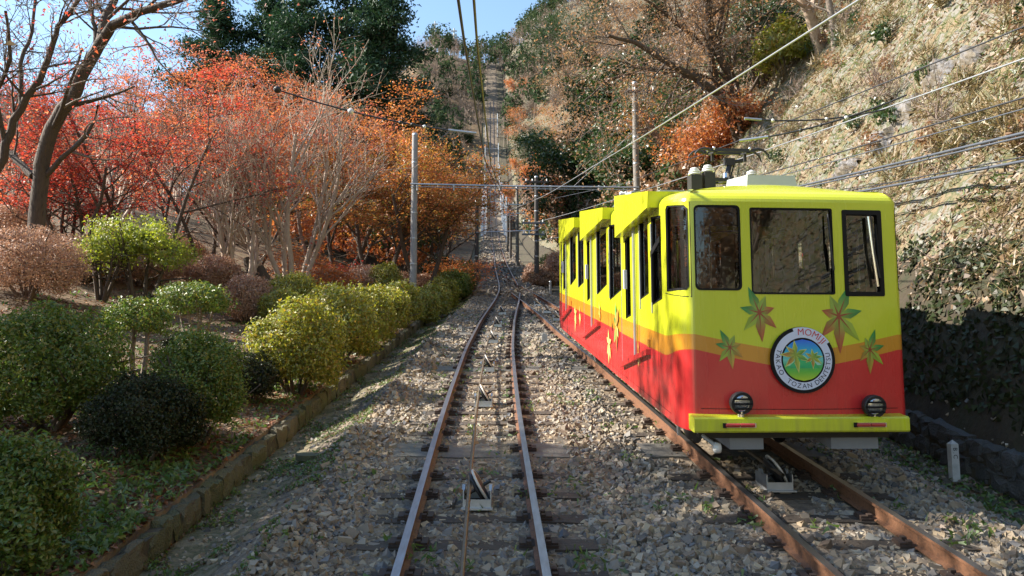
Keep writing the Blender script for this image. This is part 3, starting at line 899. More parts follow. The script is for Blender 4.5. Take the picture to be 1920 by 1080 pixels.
# pale stepped parapets beside the steep track
for sgn, lab in ((-1, "pale concrete parapet on the left of the steep track"), (1, "pale concrete parapet on the right of the steep track")):
    t = None
    for i, Y in enumerate(np.arange(136, 190, 5.4)):
        x = float(CL(Y)) + sgn * 2.05; z = float(T(Y))
        if t is None: t = thing("parapet", lab, "concrete parapet", (x, Y, z), "parapets of the steep track")
        m = MB(); box(m, (x, Y + 2.6, z + .8), .42, 2.55, 1.9); m.build("wall_block", MT['conc_pale'], t)
        m = MB(); box(m, (x, Y + 2.6, z + 2.76), .5, 2.58, .06); m.build("coping", MT['conc_pale'], t)


# ------------------------------------------------------------------ markers
def glyph(ch, size):
    cu = bpy.data.curves.new("glyph", 'FONT'); cu.body = ch; cu.size = size; cu.align_x = 'CENTER'; cu.align_y = 'CENTER'; cu.offset = 0
    cu.resolution_u = 3
    ob = bpy.data.objects.new("glyph", cu); COL.objects.link(ob)
    dg = bpy.context.evaluated_depsgraph_get()
    me = ob.evaluated_get(dg).to_mesh()
    V = np.array([v.co[:] for v in me.vertices]); F = [list(p.vertices) for p in me.polygons]
    ob.evaluated_get(dg).to_mesh_clear()
    bpy.data.objects.remove(ob); bpy.data.curves.remove(cu)
    return V, F


pb = onG(1790, 9.45); px_, py_, pz_ = pb
t = thing("marker_post", "white square post lettered B.C at the foot of the dark hillside", "marker post", (px_, py_, pz_))
m = MB(); w = .046; h = .44
prism(m, [(px_ - w, py_ - w, pz_ - .1), (px_ + w, py_ - w, pz_ - .1), (px_ + w, py_ + w, pz_ - .1), (px_ - w, py_ + w, pz_ - .1)], (0, 0, h + .1))
m.add([(px_ - w, py_ - w, pz_ + h), (px_ + w, py_ - w, pz_ + h), (px_ + w, py_ + w, pz_ + h), (px_ - w, py_ + w, pz_ + h), (px_, py_, pz_ + h + .05)], [[0, 1, 4], [1, 2, 4], [2, 3, 4], [3, 0, 4]])
m.build("post", MT['white_paint'], t)
m = MB()
for ch, dz in (("B", -.06), (".", -.105), ("C", -.15)):
    V, F = glyph(ch, .075)
    m.add(np.stack([px_ + (V[:, 1]) * 1.0 + (.02 if ch == '.' else 0) * 0, np.full(len(V), py_ - w - .002), pz_ + h + dz - V[:, 0]], -1), F, 0)
m.build("lettering", MT['rubber'], t)
q = onG(1021, 21.2)
m = MB(); box(m, (q[0], q[1], q[2] + .08), .075, .05, .16)
t2 = thing("marker_block", "small white marker block standing in the ballast between the tracks", "marker block", tuple(q))
m.build("block", MT['white_paint'], t2)
m = MB(); box(m, (q[0], q[1], q[2] + .255), .06, .04, .012); m.build("cap", MT['white_paint'], t2)
q = onG(1032, 41)
m = MB(); tube(m, [(q[0], q[1], q[2] - .1), (q[0], q[1], q[2] + .7)], .07, 10)
t2 = thing("stake", "short grey stake at the edge of the green bank past the cable car", "stake", tuple(q)); m.build("shaft", MT['pole_grey'], t2)
m = MB(); lathe(m, [(.075, 0), (.075, .03), (.03, .05)], (q[0], q[1], q[2] + .7), (0, 0, 1), 10); m.build("cap", MT['galv'], t2)
q = onG(585, 10.2)
m = MB(); V = []
a = np.linspace(0, 2 * np.pi, 14, endpoint=False)
poly = [(q[0] + .22 * math.cos(b) * (1 + .12 * math.sin(3 * b)), q[1] + .26 * math.sin(b), q[2] - .02) for b in a]
prism(m, poly, (0, 0, .07))
tag(m.build("stepping_stone", MT['kerb'], None, tuple(q)), "flat dark stone lying on the path by the kerb", "flat stone")

# ------------------------------------------------------------------ the cable car
P0 = np.array([2.92, 7.87, .158 * 7.87])
U = np.array([-.06, 1.0, .158])
VV = np.array([1, .06, 0]) / math.hypot(1, .06)


def Wc(s, l, h):
    """car point: s along the car from its front, l across, h above the rails"""
    s, l, h = np.broadcast_arrays(np.asarray(s, float), np.asarray(l, float), np.asarray(h, float))
    return P0 + s[..., None] * U + l[..., None] * VV + h[..., None] * np.array([0, 0, 1.])


REAR = 10.15
CA, CB, FX, HWID = .14, .35, .05, 1.06          # corner ellipse, bow of the front, half flat width
NQ = 12
_q = np.linspace(0, np.pi / 2, NQ + 1)
_cl_ = np.stack([HWID + CA * np.sin(_q), FX + CB * (1 - np.cos(_q))], -1)      # |l|, s
_arc = np.concatenate([[0], np.cumsum(np.hypot(*np.diff(_cl_, axis=0).T))])
ARC = float(_arc[-1])
U_SIDE = HWID + ARC                                 # |u| where the straight side starts


def u_side(s): return U_SIDE + (s - (FX + CB))


U_END = u_side(REAR)


def peri(u):
    """u along the outline (0 = middle of the front, minus = left) -> l, s, outward normal (nl, ns)"""
    u = np.asarray(u, float); a = np.abs(u); sg = np.where(u < 0, -1., 1.)
    l = np.where(a <= HWID, a, np.where(a <= U_SIDE, np.interp(a - HWID, _arc, _cl_[:, 0]), HWID + CA))
    s = np.where(a <= HWID, FX * (a / HWID) ** 2, np.where(a <= U_SIDE, np.interp(a - HWID, _arc, _cl_[:, 1]), FX + CB + a - U_SIDE))
    q = np.interp(a - HWID, _arc, _q)
    nl = np.where(a <= HWID, .06 * a, np.where(a <= U_SIDE, np.sin(q) * CB, 1.)); ns = np.where(a <= HWID, -1., np.where(a <= U_SIDE, -np.cos(q) * CA - 1e-3, 0.))
    # a true ellipse normal: (sin/CA, -cos/CB)
    nl = np.where((a > HWID) & (a < U_SIDE), np.sin(q) / CA, nl); ns = np.where((a > HWID) & (a < U_SIDE), -np.cos(q) / CB, ns)
    n = np.hypot(nl, ns)
    return sg * l, s, sg * nl / n, ns / n


def SP_(u, h, off=0.0):
    l, s, nl, ns = peri(u)
    return Wc(s + ns * off, l + nl * off, h)


def band_red(u):
    a = np.abs(u)
    front = 1.205 + .19 * (a / HWID) ** 1.25
    side = 1.25 - .0062 * (a - U_SIDE)
    t = np.clip((a - HWID) / (U_SIDE + .35 - HWID), 0, 1); t = t * t * (3 - 2 * t)
    return np.where(a <= HWID, front, 1.395 * (1 - t) + side * t)


def band_or(u):
    a = np.abs(u)
    front = 1.375 + .175 * (a / HWID) ** 1.25
    side = 1.465 - .0085 * (a - U_SIDE)
    t = np.clip((a - HWID) / (U_SIDE + .35 - HWID), 0, 1); t = t * t * (3 - 2 * t)
    return np.where(a <= HWID, front, 1.55 * (1 - t) + side * t)


def rrect(x0, x1, y0, y1, r, n=4):
    P = []
    for cx, cy, a0 in ((x1 - r, y1 - r, 0), (x0 + r, y1 - r, 90), (x0 + r, y0 + r, 180), (x1 - r, y0 + r, 270)):
        for k in range(n + 1):
            a = math.radians(a0 + 90 * k / n); P.append((cx + r * math.cos(a), cy + r * math.sin(a)))
    return P


def side_poly(pts, sgn):
    return [(sgn * u_side(s), h) for s, h in pts]


def inside_span(poly, u0, u1):
    """lower and upper edge of a convex opening over the strip u0..u1"""
    um = (u0 + u1) / 2; es = []
    n = len(poly)
    for i in range(n):
        a, b = poly[i], poly[(i + 1) % n]
        if a[0] == b[0]: continue
        if min(a[0], b[0]) < um < max(a[0], b[0]):
            f = lambda u: a[1] + (b[1] - a[1]) * (u - a[0]) / (b[0] - a[0])
            es.append((f(um), f(u0), f(u1)))
    if len(es) < 2: return None
    es.sort(); return es[0], es[-1]


def breaks(u0, u1, polys, step_f=.12, step_s=.6):
    b = [u0, u1]
    for p in polys: b += [q[0] for q in p]
    b += list(np.arange(-HWID, HWID + .001, step_f))
    for sg in (-1, 1): b += [sg * (HWID + a) for a in _arc]
    for s in np.arange(.45, REAR, step_s): b += [sg * u_side(s) for sg in (-1, 1)]
    for sg in (-1, 1): b += [sg * (U_SIDE + q) for q in (.08, .16, .25, .35)]
    b = sorted(x for x in b if u0 - 1e-9 <= x <= u1 + 1e-9)
    out = [b[0]]
    for x in b[1:]:
        if x - out[-1] > 1e-4: out.append(x)
    return out


def skin(mb, u0, u1, hb, ht, holes, off, mats=(0, 1, 2), plain=None):
    bs = breaks(u0, u1, holes)
    for a, b in zip(bs[:-1], bs[1:]):
        cuts = []
        for p in holes:
            r_ = inside_span(p, a, b)
            if r_: cuts.append(r_)
        cuts.sort(key=lambda r_: r_[0][0])
        lv = [(float(hb(a)), float(hb(b)))]
        solid = []
        cur = lv[0]
        for lo, hi in cuts:
            solid.append((cur, (lo[1], lo[2]))); cur = (hi[1], hi[2])
        solid.append((cur, (float(ht(a)), float(ht(b)))))
        for k, (x, y) in enumerate(solid):
            parts = []
            if plain is None and k == 0:
                r1 = (float(band_red(a)), float(band_red(b))); r2 = (float(band_or(a)), float(band_or(b)))
                c = x
                for lvv, mt in ((r1, mats[0]), (r2, mats[1])):
                    if lvv[0] > c[0] and lvv[1] > c[1]:
                        parts.append((c, lvv, mt)); c = lvv
                parts.append((c, y, mats[2]))
            else:
                parts.append((x, y, mats[2] if plain is None else plain))
            for (p, q, mt) in parts:
                V = SP_([a, b, b, a], [p[0], p[1], q[1], q[0]], off)
                mb.add(V, [[0, 1, 2, 3]], mt, abs(a + b) / 2 < U_SIDE + .01)


def reveal(mb, poly, o0, o1, m=0):
    n = len(poly)
    for i in range(n):
        a, b = poly[i], poly[(i + 1) % n]
        k = 1 if abs(b[0]) > U_SIDE and abs(a[0]) > U_SIDE else 5
        for j in range(k):
            p = [a[0] + (b[0] - a[0]) * j / k, a[1] + (b[1] - a[1]) * j / k]; q = [a[0] + (b[0] - a[0]) * (j + 1) / k, a[1] + (b[1] - a[1]) * (j + 1) / k]
            V = np.concatenate([SP_([p[0], q[0]], [p[1], q[1]], o0), SP_([q[0], p[0]], [q[1], p[1]], o1)])
            mb.add(V, [[0, 1, 2, 3]], m)


def shrink(poly, d):
    c = np.mean(poly, axis=0); P = np.array(poly)
    ext = np.maximum(np.abs(P - c), 1e-6)
    sc = (np.ptp(P, axis=0) - 2 * d) / np.ptp(P, axis=0)
    return [tuple(c + (p - c) * sc) for p in P]


def pane(mb, poly, off, m=0):
    us = breaks(min(p[0] for p in poly), max(p[0] for p in poly), [poly])
    for a, b in zip(us[:-1], us[1:]):
        r_ = inside_span(poly, a, b)
        if r_:
            V = SP_([a, b, b, a], [r_[0][1], r_[0][2], r_[1][2], r_[1][1]], off)
            mb.add(V, [[0, 1, 2, 3]], m, True)


car = thing("cable_car", "yellow and red cable car with maple leaf decorations climbing the right hand track", "cable car", tuple(P0))
FRONT = [rrect(-1.045, -.572, 2.0, 2.885, .05), rrect(-.472, .398, 1.965, 2.862, .02), rrect(.505, .94, 1.948, 2.85, .02)]
cwin = lambda sg: [(sg * u_side(.56), 1.955), (sg * u_side(.56), 2.86), (sg * u_side(.50), 2.90), (sg * (HWID + .09), 2.885), (sg * (HWID + .05), 2.85), (sg * (HWID + .05), 2.035), (sg * (HWID + .08), 2.0)]
SIDES = {
    'A': [(1.22, 2.80), (.79, 2.805), (.79, 1.862), (1.22, 1.762)],
    'B': [(1.83, 2.805), (1.41, 2.80), (1.41, 1.885), (1.83, 1.785)],
    'C': [(3.87, 2.785), (3.38, 2.785), (3.04, 2.60), (3.04, 1.835), (3.87, 1.638)],
    'D': [(5.0, 2.765), (4.14, 2.765), (4.14, 1.86), (5.0, 1.65)],
    'E': [(7.11, 2.745), (6.70, 2.745), (6.36, 2.60), (6.36, 1.815), (7.11, 1.655)],
    'F': [(8.25, 2.73), (7.47, 2.73), (7.47, 1.83), (8.25, 1.64)],
    'G': [(9.89, 2.525), (9.70, 2.525), (9.70, 1.57), (9.89, 1.515)]}
DOORS = {'N': [(2.68, 2.52), (2.52, 2.585), (2.37, 2.585), (2.37, 1.54), (2.68, 1.472)],
         'M': [(5.99, 2.50), (5.85, 2.55), (5.70, 2.55), (5.70, 1.553), (5.99, 1.48)],
         'R': [(9.36, 2.47), (9.25, 2.52), (9.05, 2.52), (9.05, 1.553), (9.36, 1.488)]}
HOLES = list(FRONT); KIND = ['front', 'front', 'front']
for sg in (-1, 1):
    HOLES.append(cwin(sg)); KIND.append('corner')
    for k, p in SIDES.items(): HOLES.append(side_poly(p, sg)); KIND.append('side')
    for k, p in DOORS.items(): HOLES.append(side_poly(p, sg)); KIND.append('door')

PM = [MT['paint_r'], MT['paint_o'], MT['paint_y'], MT['inner']]
hb = lambda u: .575; ht = lambda u: 2.925
m = MB(); skin(m, -U_END, U_END, hb, ht, HOLES, 0.0)
skin(m, -U_END, U_END, lambda u: .62, lambda u: 2.915, HOLES, -.055, plain=3)
# bottom lip and rear wall
bs = breaks(-U_END, U_END, [])
for a, b in zip(bs[:-1], bs[1:]):
    m.add(np.concatenate([SP_([a, b], [.575, .575], 0), SP_([b, a], [.62, .62], -.055)]), [[0, 1, 2, 3]], 0)
hr = [.575, 1.193, 1.387, 2.0, 2.75, 2.925]
for i, mt in enumerate((0, 1, 2, 2, 2)):
    for l0, l1 in ((-1.2, -.95), (-.95, -.1), (-.1, .1), (.1, .95), (.95, 1.2)):
        if i == 3 and abs(l0 + l1) / 2 > .2 and abs(l0 + l1) / 2 < 1: continue
        for off, mm in ((0, mt), (-.055, 3)):
            m.add(Wc([REAR + off] * 4, [l0, l1, l1, l0], [hr[i], hr[i], hr[i + 1], hr[i + 1]]), [[0, 1, 2, 3]], mm)
m.build("body_shell", PM, car)

# roof: the outline lofted inwards over a dome
m = MB()
us = breaks(-U_END, U_END, [])
lv = [(2.925, 0), (2.955, .008), (2.985, .028), (3.017, .065), (3.043, .12), (3.06, .18)]
rings = []
for h, i in lv:
    l, s, nl, ns = peri(us)
    rings.append(Wc(s - ns * 0 + (-ns) * i, l - nl * i, h))
n = len(us)
for a, b in zip(rings[:-1], rings[1:]):
    m.add(np.concatenate([a, b]), np.array([[i, i + 1, n + i + 1, n + i] for i in range(n - 1)]), 0, True)
# crown: cross slices from the last ring, rising to the middle
last = rings[-1]; l, s, nl, ns = peri(us); ll = l - nl * .18; ss = s - ns * .18
half = n // 2
order = [(i, n - 1 - i) for i in range(half)]
prev = None
for i, j in order:
    tt = np.linspace(0, 1, 11)
    L_ = ll[i] + (ll[j] - ll[i]) * tt; S_ = ss[i] + (ss[j] - ss[i]) * tt
    dep = np.clip((min(ss[i], ss[j]) - .2) / .7, 0, 1)
    H_ = 3.06 + .115 * (1 - (2 * tt - 1) ** 2) * (1 - (1 - dep) ** 2) + .0 * tt
    cur = Wc(S_, L_, H_)
    if prev is not None:
        m.add(np.concatenate([prev, cur]), np.array([[k, k + 1, 11 + k + 1, 11 + k] for k in range(10)]), 0, True)
    prev = cur
m.add(Wc([REAR] * 6, [-1.2, -1.03, 0, 1.03, 1.2, 0], [2.92, 3.05, 3.14, 3.05, 2.92, 2.92]), [[0, 1, 2, 3, 4, 5]], 0)
m.build("roof", [MT['paint_y']], car)
m = MB(); prism(m, Wc([.3, .3, REAR - .1, REAR - .1], [-1.1, 1.1, 1.1, -1.1], [2.9, 2.9, 2.9, 2.9]), (0, 0, .02)); m.build("ceiling", MT['inner'], car)

# windows: rubber surround, pane
for p, k in zip(HOLES, KIND):
    m = MB(); reveal(m, p, .006, -.06)
    q = shrink(p, .022 if k != 'front' else .018)
    n_ = len(p)
    for i in range(n_):      # gasket face
        j = (i + 1) % n_
        kk = 6 if k in ('front', 'corner') else 1
        for w_ in range(kk):
            t0, t1 = w_ / kk, (w_ + 1) / kk
            a0 = [p[i][c] + (p[j][c] - p[i][c]) * t0 for c in (0, 1)]; a1 = [p[i][c] + (p[j][c] - p[i][c]) * t1 for c in (0, 1)]
            b0 = [q[i][c] + (q[j][c] - q[i][c]) * t0 for c in (0, 1)]; b1 = [q[i][c] + (q[j][c] - q[i][c]) * t1 for c in (0, 1)]
            m.add(SP_([a0[0], a1[0], b1[0], b0[0]], [a0[1], a1[1], b1[1], b0[1]], -.004), [[0, 1, 2, 3]], 0)
    w = m.build("window", MT['rubber'] if k != 'side' else MT['rubber'], car)
    m = MB(); pane(m, q, -.02); m.build("window_pane", MT['glass'] if k in ('front', 'corner') else MT['glass_side'], w)
    if k == 'front' and p is FRONT[2]:      # opening window: broad black sash
        m = MB(); o_, i_ = p, rrect(.548, .892, 1.995, 2.80, .01)
        for i in range(n_):
            j = (i + 1) % n_
            m.add(SP_([o_[i][0], o_[j][0], i_[j][0], i_[i][0]], [o_[i][1], o_[j][1], i_[j][1], i_[i][1]], .008), [[0, 1, 2, 3]], 0)
        m.build("sash", MT['rubber'], w)
    if k == 'side' and abs(p[0][0] - (-u_side(1.22))) < .01:
        m = MB()
        V = SP_([-u_side(1.22), -u_side(.79), -u_side(.79), -u_side(1.22)], [2.32, 2.50, 2.57, 2.39], .003); prism(m, V, -VV * .02)
        V = SP_([-u_side(1.20), -u_side(1.15), -u_side(1.15), -u_side(1.20)], [1.79, 1.80, 2.36, 2.34], .003); prism(m, V, -VV * .02)
        m.build("sash_bar", MT['rubber'], w)
# bright edge strips of the side windows
for sE in (3.9, 5.03, 7.14, 8.28, 1.86, 1.25):
    m = MB(); V = SP_([-u_side(sE), -u_side(sE - .035), -u_side(sE - .035), -u_side(sE)], [1.66, 1.665, 2.72, 2.72], .004); prism(m, V, VV * -.008); m.build("window_edge_strip", MT['galv'], car)

# doors with sloping sill, posts, red lower rails
for k, (s0, s1) in {'N': (2.03, 2.95), 'M': (5.40, 6.37), 'R': (8.76, 9.61)}.items():
    a, b = -u_side(s1), -u_side(s0)
    lo = lambda u, a=a, b=b: .83 + (u - a) / (b - a) * .235
    hole = side_poly(DOORS[k], -1)
    m = MB(); skin(m, a, b, lo, lambda u: 2.86, [shrink(hole, -.012)], .014)
    for (u1, u2, h1, h2) in ((a, a, .83, 2.86), (b, b, 1.065, 2.86)):
        m.add(np.concatenate([SP_([u1, u2], [h1, h2], .014), SP_([u2, u1], [h2, h1], 0)]), [[0, 1, 2, 3]], 2)
    d = m.build("sliding_door", PM, car)
    m = MB(); c = SP_(-u_side(DOORS[k][0][0] - .045), 2.0, .03); box(m, c, .02, .04, .13, 0, [VV, U / np.linalg.norm(U), (0, 0, 1)]); m.build("door_handle", MT['white'], d)
    m = MB(); pA = SP_(-u_side(s1 + .01), .795, .03); pB = SP_(-u_side(s0 - .66), 1.19, .03)
    box(m, (pA + pB) / 2, .03, np.linalg.norm(pB - pA) / 2, .032, 0, [VV, (pB - pA) / np.linalg.norm(pB - pA), np.cross(VV, (pB - pA) / np.linalg.norm(pB - pA))]); m.build("door_rail", MT['paint_r'], car)
    m = MB()
    V = SP_([-u_side(s0 + .10), -u_side(s0 + .03), -u_side(s0 + .03), -u_side(s0 + .10)], [1.04, 1.05, 2.8, 2.8], .016); prism(m, V, -VV * .02); m.build("door_post", MT['galv'], car)
    m = MB(); V = SP_([-u_side(s1 + .012), -u_side(s1 - .004), -u_side(s1 - .004), -u_side(s1 + .012)], [.84, .84, 2.5, 2.5], .004); prism(m, V, -VV * .013); m.build("door_edge", MT['galv'], car)
    m = MB(); c = SP_(-u_side(s0 - .62), 1.29, .01); box(m, c, .012, .035, .045, 0, [VV, U, (0, 0, 1)]); m.build("door_latch", MT['paint_o'], car)
# wedge shaped housings over the doors
for (f, nr, hf, hn, bf, bn) in ((2.80, .84, 3.16, 3.085, 2.575, 2.90), (6.05, 3.72, 3.10, 3.05, 2.565, 2.875), (9.2, 6.78, 3.06, 3.02, 2.53, 2.83)):
    m = MB(); P = Wc([f, nr, nr + .04, f], [-1.33] * 4, [hf, hn, bn, bf]); prism(m, P, VV * .62); m.build("door_housing", MT['paint_y'], car)
    m = MB(); P = Wc([f, nr, nr + .04, f], [1.33] * 4, [hf, hn, bn, bf]); prism(m, P, -VV * .62); m.build("door_housing", MT['paint_y'], car)
# seams
def seam(u0, u1, h0, h1):
    m = MB()
    k = max(1, int(abs(u1 - u0) / .05)) if abs(u1 - u0) > abs(h1 - h0) else 1
    for i in range(k):
        a_, b_ = u0 + (u1 - u0) * i / k, u0 + (u1 - u0) * (i + 1) / k
        m.add(SP_([a_, b_, b_, a_], [h0, h0, h1, h1], .003), [[0, 1, 2, 3]], 0)
    m.build("panel_seam", MT['rubber'], car)
seam(-1.088, -1.080, 1.93, 2.92); seam(-U_SIDE - .25, -1.08, 1.927, 1.935)
seam(-1.02, 1.02, .80, .806)
for s_ in (1.0, 1.95, 3.05, 4.05, 5.2, 6.5, 7.3, 8.5, 9.75):
    seam(-u_side(s_ + .004), -u_side(s_ - .004), .58, 1.75 if s_ not in (1.0,) else 1.80)
seam(-u_side(10.1), -u_side(.5), .655, .661)

# bumper and its fittings
AX = [VV, U / np.linalg.norm(U), (0, 0, 1)]
m = MB()
prof = [(-.125, .618), (-.125, .735), (-.11, .75), (.07, .75), (.07, .60), (-.11, .60)]
P = Wc([p[0] for p in prof], [-1.14] * 6, [p[1] for p in prof]); prism(m, P, VV * 2.18)
m.build("bumper", MT['paint_y'], car)
for l in (-.695, .625):
    m = MB(); box(m, Wc(-.137, l, .678), .165, .012, .022, 0, AX); rr = m.build("reflector", MT['chrome'], car)
    for q in (-.075, .075):
        m = MB(); tube(m, [Wc(-.148, l + q - .07, .678), Wc(-.148, l + q + .07, .678)], .02, 8); m.build("red_tube", MT['lamp_red'], rr)
    m = MB(); box(m, Wc(-.148, l - .152, .678), .016, .012, .022, 0, AX); m.build("end_cap", MT['rubber'], rr)
for l, hh in ((-.655, .885), (.70, .85)):
    m = MB(); c = Wc(-.085, l, hh)
    ax = -U / np.linalg.norm(U)
    lathe(m, [(.03, -.12), (.075, -.10), (.108, -.04), (.114, .02), (.108, .045), (.10, .035)], c, ax, 22); hl = m.build("headlight", MT['dark'], car)
    m = MB(); lathe(m, [(.098, .02), (.08, .035), (.045, .045), (.005, .048)], c, ax, 20); m.build("lens", MT['lens'], hl)
    for dz in (-.05, -.002, .046):
        m = MB(); wv = math.sqrt(max(.0, .1 ** 2 - dz ** 2)); box(m, c + np.array([0, 0, dz]) + ax * .052, wv, .006, .009, 0, AX); m.build("visor_bar", MT['rubber'], hl)
    m = MB(); tube(m, [Wc(-.07, l, .74), Wc(-.07, l, .80)], .038, 10); m.build("lamp_stand", MT['chrome'], hl)
# side boxes below the bumper, underframe, wheels
for l0, l1 in ((-.655, -.30), (.42, .925)):
    m = MB(); P = Wc([.28] * 4, [l0, l1, l1, l0], [.335, .335, .478, .478]); prism(m, P, U * .9); m.build("rail_guard_box", MT['slate_box'], car)
m = MB(); box(m, Wc(.25, 0, .53), 1.0, .05, .06, 0, AX)
for l in (-.55, .55): box(m, Wc(5, l, .50), .06, 4.6, .09, 0, AX)
for s in (1.4, 3.2, 6.8, 8.6): box(m, Wc(s, 0, .48), .7, .1, .1, 0, AX)
box(m, Wc(5, 0, .60), 1.12, 4.9, .015, 0, AX)
m.build("underframe", MT['dark'], car)
for s in (1.9, 3.1, 7.3, 8.5):
    for sg in (-1, 1):
        m = MB(); lathe(m, [(.05, -.06), (.29, -.055), (.29, .03), (.34, .035), (.34, .05), (.05, .06)], Wc(s, sg * .565, .33), -sg * VV, 24); wh = m.build("wheel", MT['dark'], car)
        m = MB(); lathe(m, [(.09, -.075), (.07, -.06)], Wc(s, sg * .565, .33), -sg * VV, 14); m.build("hub", MT['galv'], wh)
m = MB(); tube(m, [Wc(.36, -1.08, .60), Wc(.18, -.93, .47), Wc(.12, -.86, .42)], .022, 8); ga = m.build("brush_arm", MT['grey_box'], car)
m = MB(); lathe(m, [(.02, -.04), (.055, -.03), (.055, .03), (.02, .04)], Wc(.10, -.85, .40), VV, 14); m.build("roller", MT['white'], ga)
m = MB(); box(m, Wc(.6, -1.1, .50), .012, .03, .09, 0, AX); m.build("bracket", MT['galv'], car)
for s in (9.6, 6.2): m = MB(); tube(m, [Wc(s, -1.1, .58), Wc(s + .05, -1.02, .36)], .02, 6); m.build("drain_pipe", MT['galv'], car)
m = MB(); box(m, Wc(.5, 1.0, .52), .07, .03, .07, 0, AX); m.build("bracket", MT['galv'], car)

# roof gear
for l in (-.735, -.575):
    m = MB(); hb_ = 3.10; hh = 3.29 + (.035 if l > -.7 else 0)
    box(m, Wc(1.0, l, (hb_ + hh) / 2), .062, .085, (hh - hb_) / 2, 0, AX); ib = m.build("insulator_box", MT['dark'], car)
    m = MB(); lathe(m, [(.035, 0), (.075, .008), (.075, .022), (.042, .028), (.066, .036), (.066, .05), (.042, .055), (.052, .065), (.045, .085), (.015, .095)], Wc(1.0, l, hh), (0, 0, 1), 16); m.build("insulator", MT['white'], ib)
m = MB()
B = Wc([1.15, 1.15, 1.9, 1.9], [-.06, .56, .56, -.06], [3.16] * 4); Tp = Wc([1.17, 1.17, 1.88, 1.88], [-.04, .54, .54, -.04], [3.325] * 4)
m.add(np.concatenate([B, Tp]), CUBE_F, 0); ac = m.build("roof_unit", MT['grey_box'], car)
for q in (.12, .25, .38): m = MB(); box(m, Wc(1.145, q, 3.185), .018, .008, .006, 0, AX); m.build("bolt", MT['rust'], ac)
m = MB(); lathe(m, [(.035, 0), (.075, .01), (.075, .025), (.042, .03), (.066, .04), (.066, .055), (.04, .065), (.01, .085)], Wc(2.25, .42, 3.42), (0, 0, 1), 16); m.build("insulator", MT['white'], car)
m = MB(); box(m, Wc(2.25, .42, 3.3), .06, .06, .13, 0, AX); m.build("insulator_box", MT['dark'], car)
# pantograph
m = MB(); box(m, Wc(2.2, .1, 3.36), .38, .05, .022, 0, AX); box(m, Wc(2.6, .1, 3.36), .38, .05, .022, 0, AX)
for l in (-.25, .1, .42): box(m, Wc(2.4, l, 3.37), .03, .3, .03, 0, AX)
for l in (-.25, .42): box(m, Wc(2.4, l, 3.27), .04, .04, .1, 0, AX)
pg = m.build("pantograph_base", MT['dark'], car)
m = MB(); tube(m, [Wc(2.25, .08, 3.38), Wc(2.35, .17, 3.60)], .036, 10); tube(m, [Wc(2.28, .14, 3.38), Wc(2.38, .24, 3.60)], .012, 6)
tube(m, [Wc(2.35, .12, 3.61), Wc(2.3, .36, 3.64)], .026, 8); box(m, Wc(2.35, .16, 3.62), .06, .06, .05, 0, AX)
m.build("pantograph_arm", MT['dark'], pg)
m = MB(); tube(m, [Wc(2.22, .06, 3.38), Wc(2.23, .068, 3.44)], .042, 10); m.build("arm_collar", MT['chrome'], pg)
m = MB()
for so in (-.14, .14):
    box(m, Wc(2.2 + so, .095, 3.745), .30, .035, .022, 0, AX)
    for sg in (-1, 1):
        A_ = [(.29, 3.75), (.36, 3.765), (.43, 3.75), (.485, 3.70), (.505, 3.63)]
        tube(m, [Wc(2.2 + so, .095 + sg * a_, h_) for a_, h_ in A_], [.024, .022, .016, .012, .01], 8)
for l in (-.12, .32): box(m, Wc(2.2, l, 3.72), .02, .16, .012, 0, AX)
for l in (-.12, .32): box(m, Wc(2.2, l, 3.66), .016, .02, .05, 0, AX)
m.build("collector_head", MT['dark'], pg)
m = MB()
for l, so in ((-.15, -.14), (-.15, .14), (.33, -.14), (.33, .14), (.26, 0)):
    lathe(m, [(.012, -.02), (.024, 0), (.012, .02)], Wc(2.2 + so - .03, l, 3.765), (0, 0, 1), 8)
m.build("head_bolts", MT['chrome'], pg)
m = MB(); box(m, Wc(3.1, -.5, 3.2), .18, .3, .06, 0, AX); m.build("resistor_box", MT['galv'], car)
m = MB()
for k in range(5): tube(m, [Wc(3.3 + .08 * k, -1.0, 3.12), Wc(3.3 + .08 * k, -.98, 3.26), Wc(3.34 + .08 * k, -.85, 3.28), Wc(3.36 + .08 * k, -.75, 3.14)], .014, 6)
m.build("roof_cable_bundle", MT['galv'], car)

# inside
m = MB()
for s0, hh in ((.3, .80), (2.0, .78), (5.3, .76), (8.7, .74)):
    pass
prism(m, Wc([.3, .3, REAR - .1, REAR - .1], [-1.12, 1.12, 1.12, -1.12], [.72] * 4), (0, 0, .04)); m.build("floor", MT['inner'], car)
for s in (3.4, 4.5, 6.8, 7.8, 1.5):
    for l0, l1 in ((-1.1, -.25), (.25, 1.1)):
        m = MB(); P = Wc([s, s, s + .45, s + .45], [l0, l1, l1, l0], [1.1] * 4); prism(m, P, (0, 0, .12)); st = m.build("bench_seat", MT['seat'], car)
        m = MB(); P = Wc([s + .45, s + .45, s + .53, s + .53], [l0, l1, l1, l0], [1.1] * 4); prism(m, P, (0, 0, .72)); m.build("seat_back", MT['seat'], st)
m = MB(); P = Wc([.12, .12, .55, .55], [-1.0, 1.0, 1.0, -1.0], [.76] * 4); prism(m, P, (0, 0, 1.08)); m.build("driver_desk", MT['dark'], car)
m = MB(); box(m, Wc(.4, -.0, 1.87), .9, .18, .03, 0, AX); m.build("desk_panel", MT['rubber'], car)
m = MB(); tube(m, [Wc(.45, .32, 1.86), Wc(.42, .32, 2.1)], .02, 8); lathe(m, [(.02, -.04), (.05, 0), (.02, .04)], Wc(.42, .32, 2.12), (0, 0, 1), 10); m.build("control_lever", MT['rubber'], car)
m = MB()
for l in (-1.08, -.35, .35, 1.08): box(m, Wc(2.02, l, 2.0), .035, .035, .93, 0, AX)
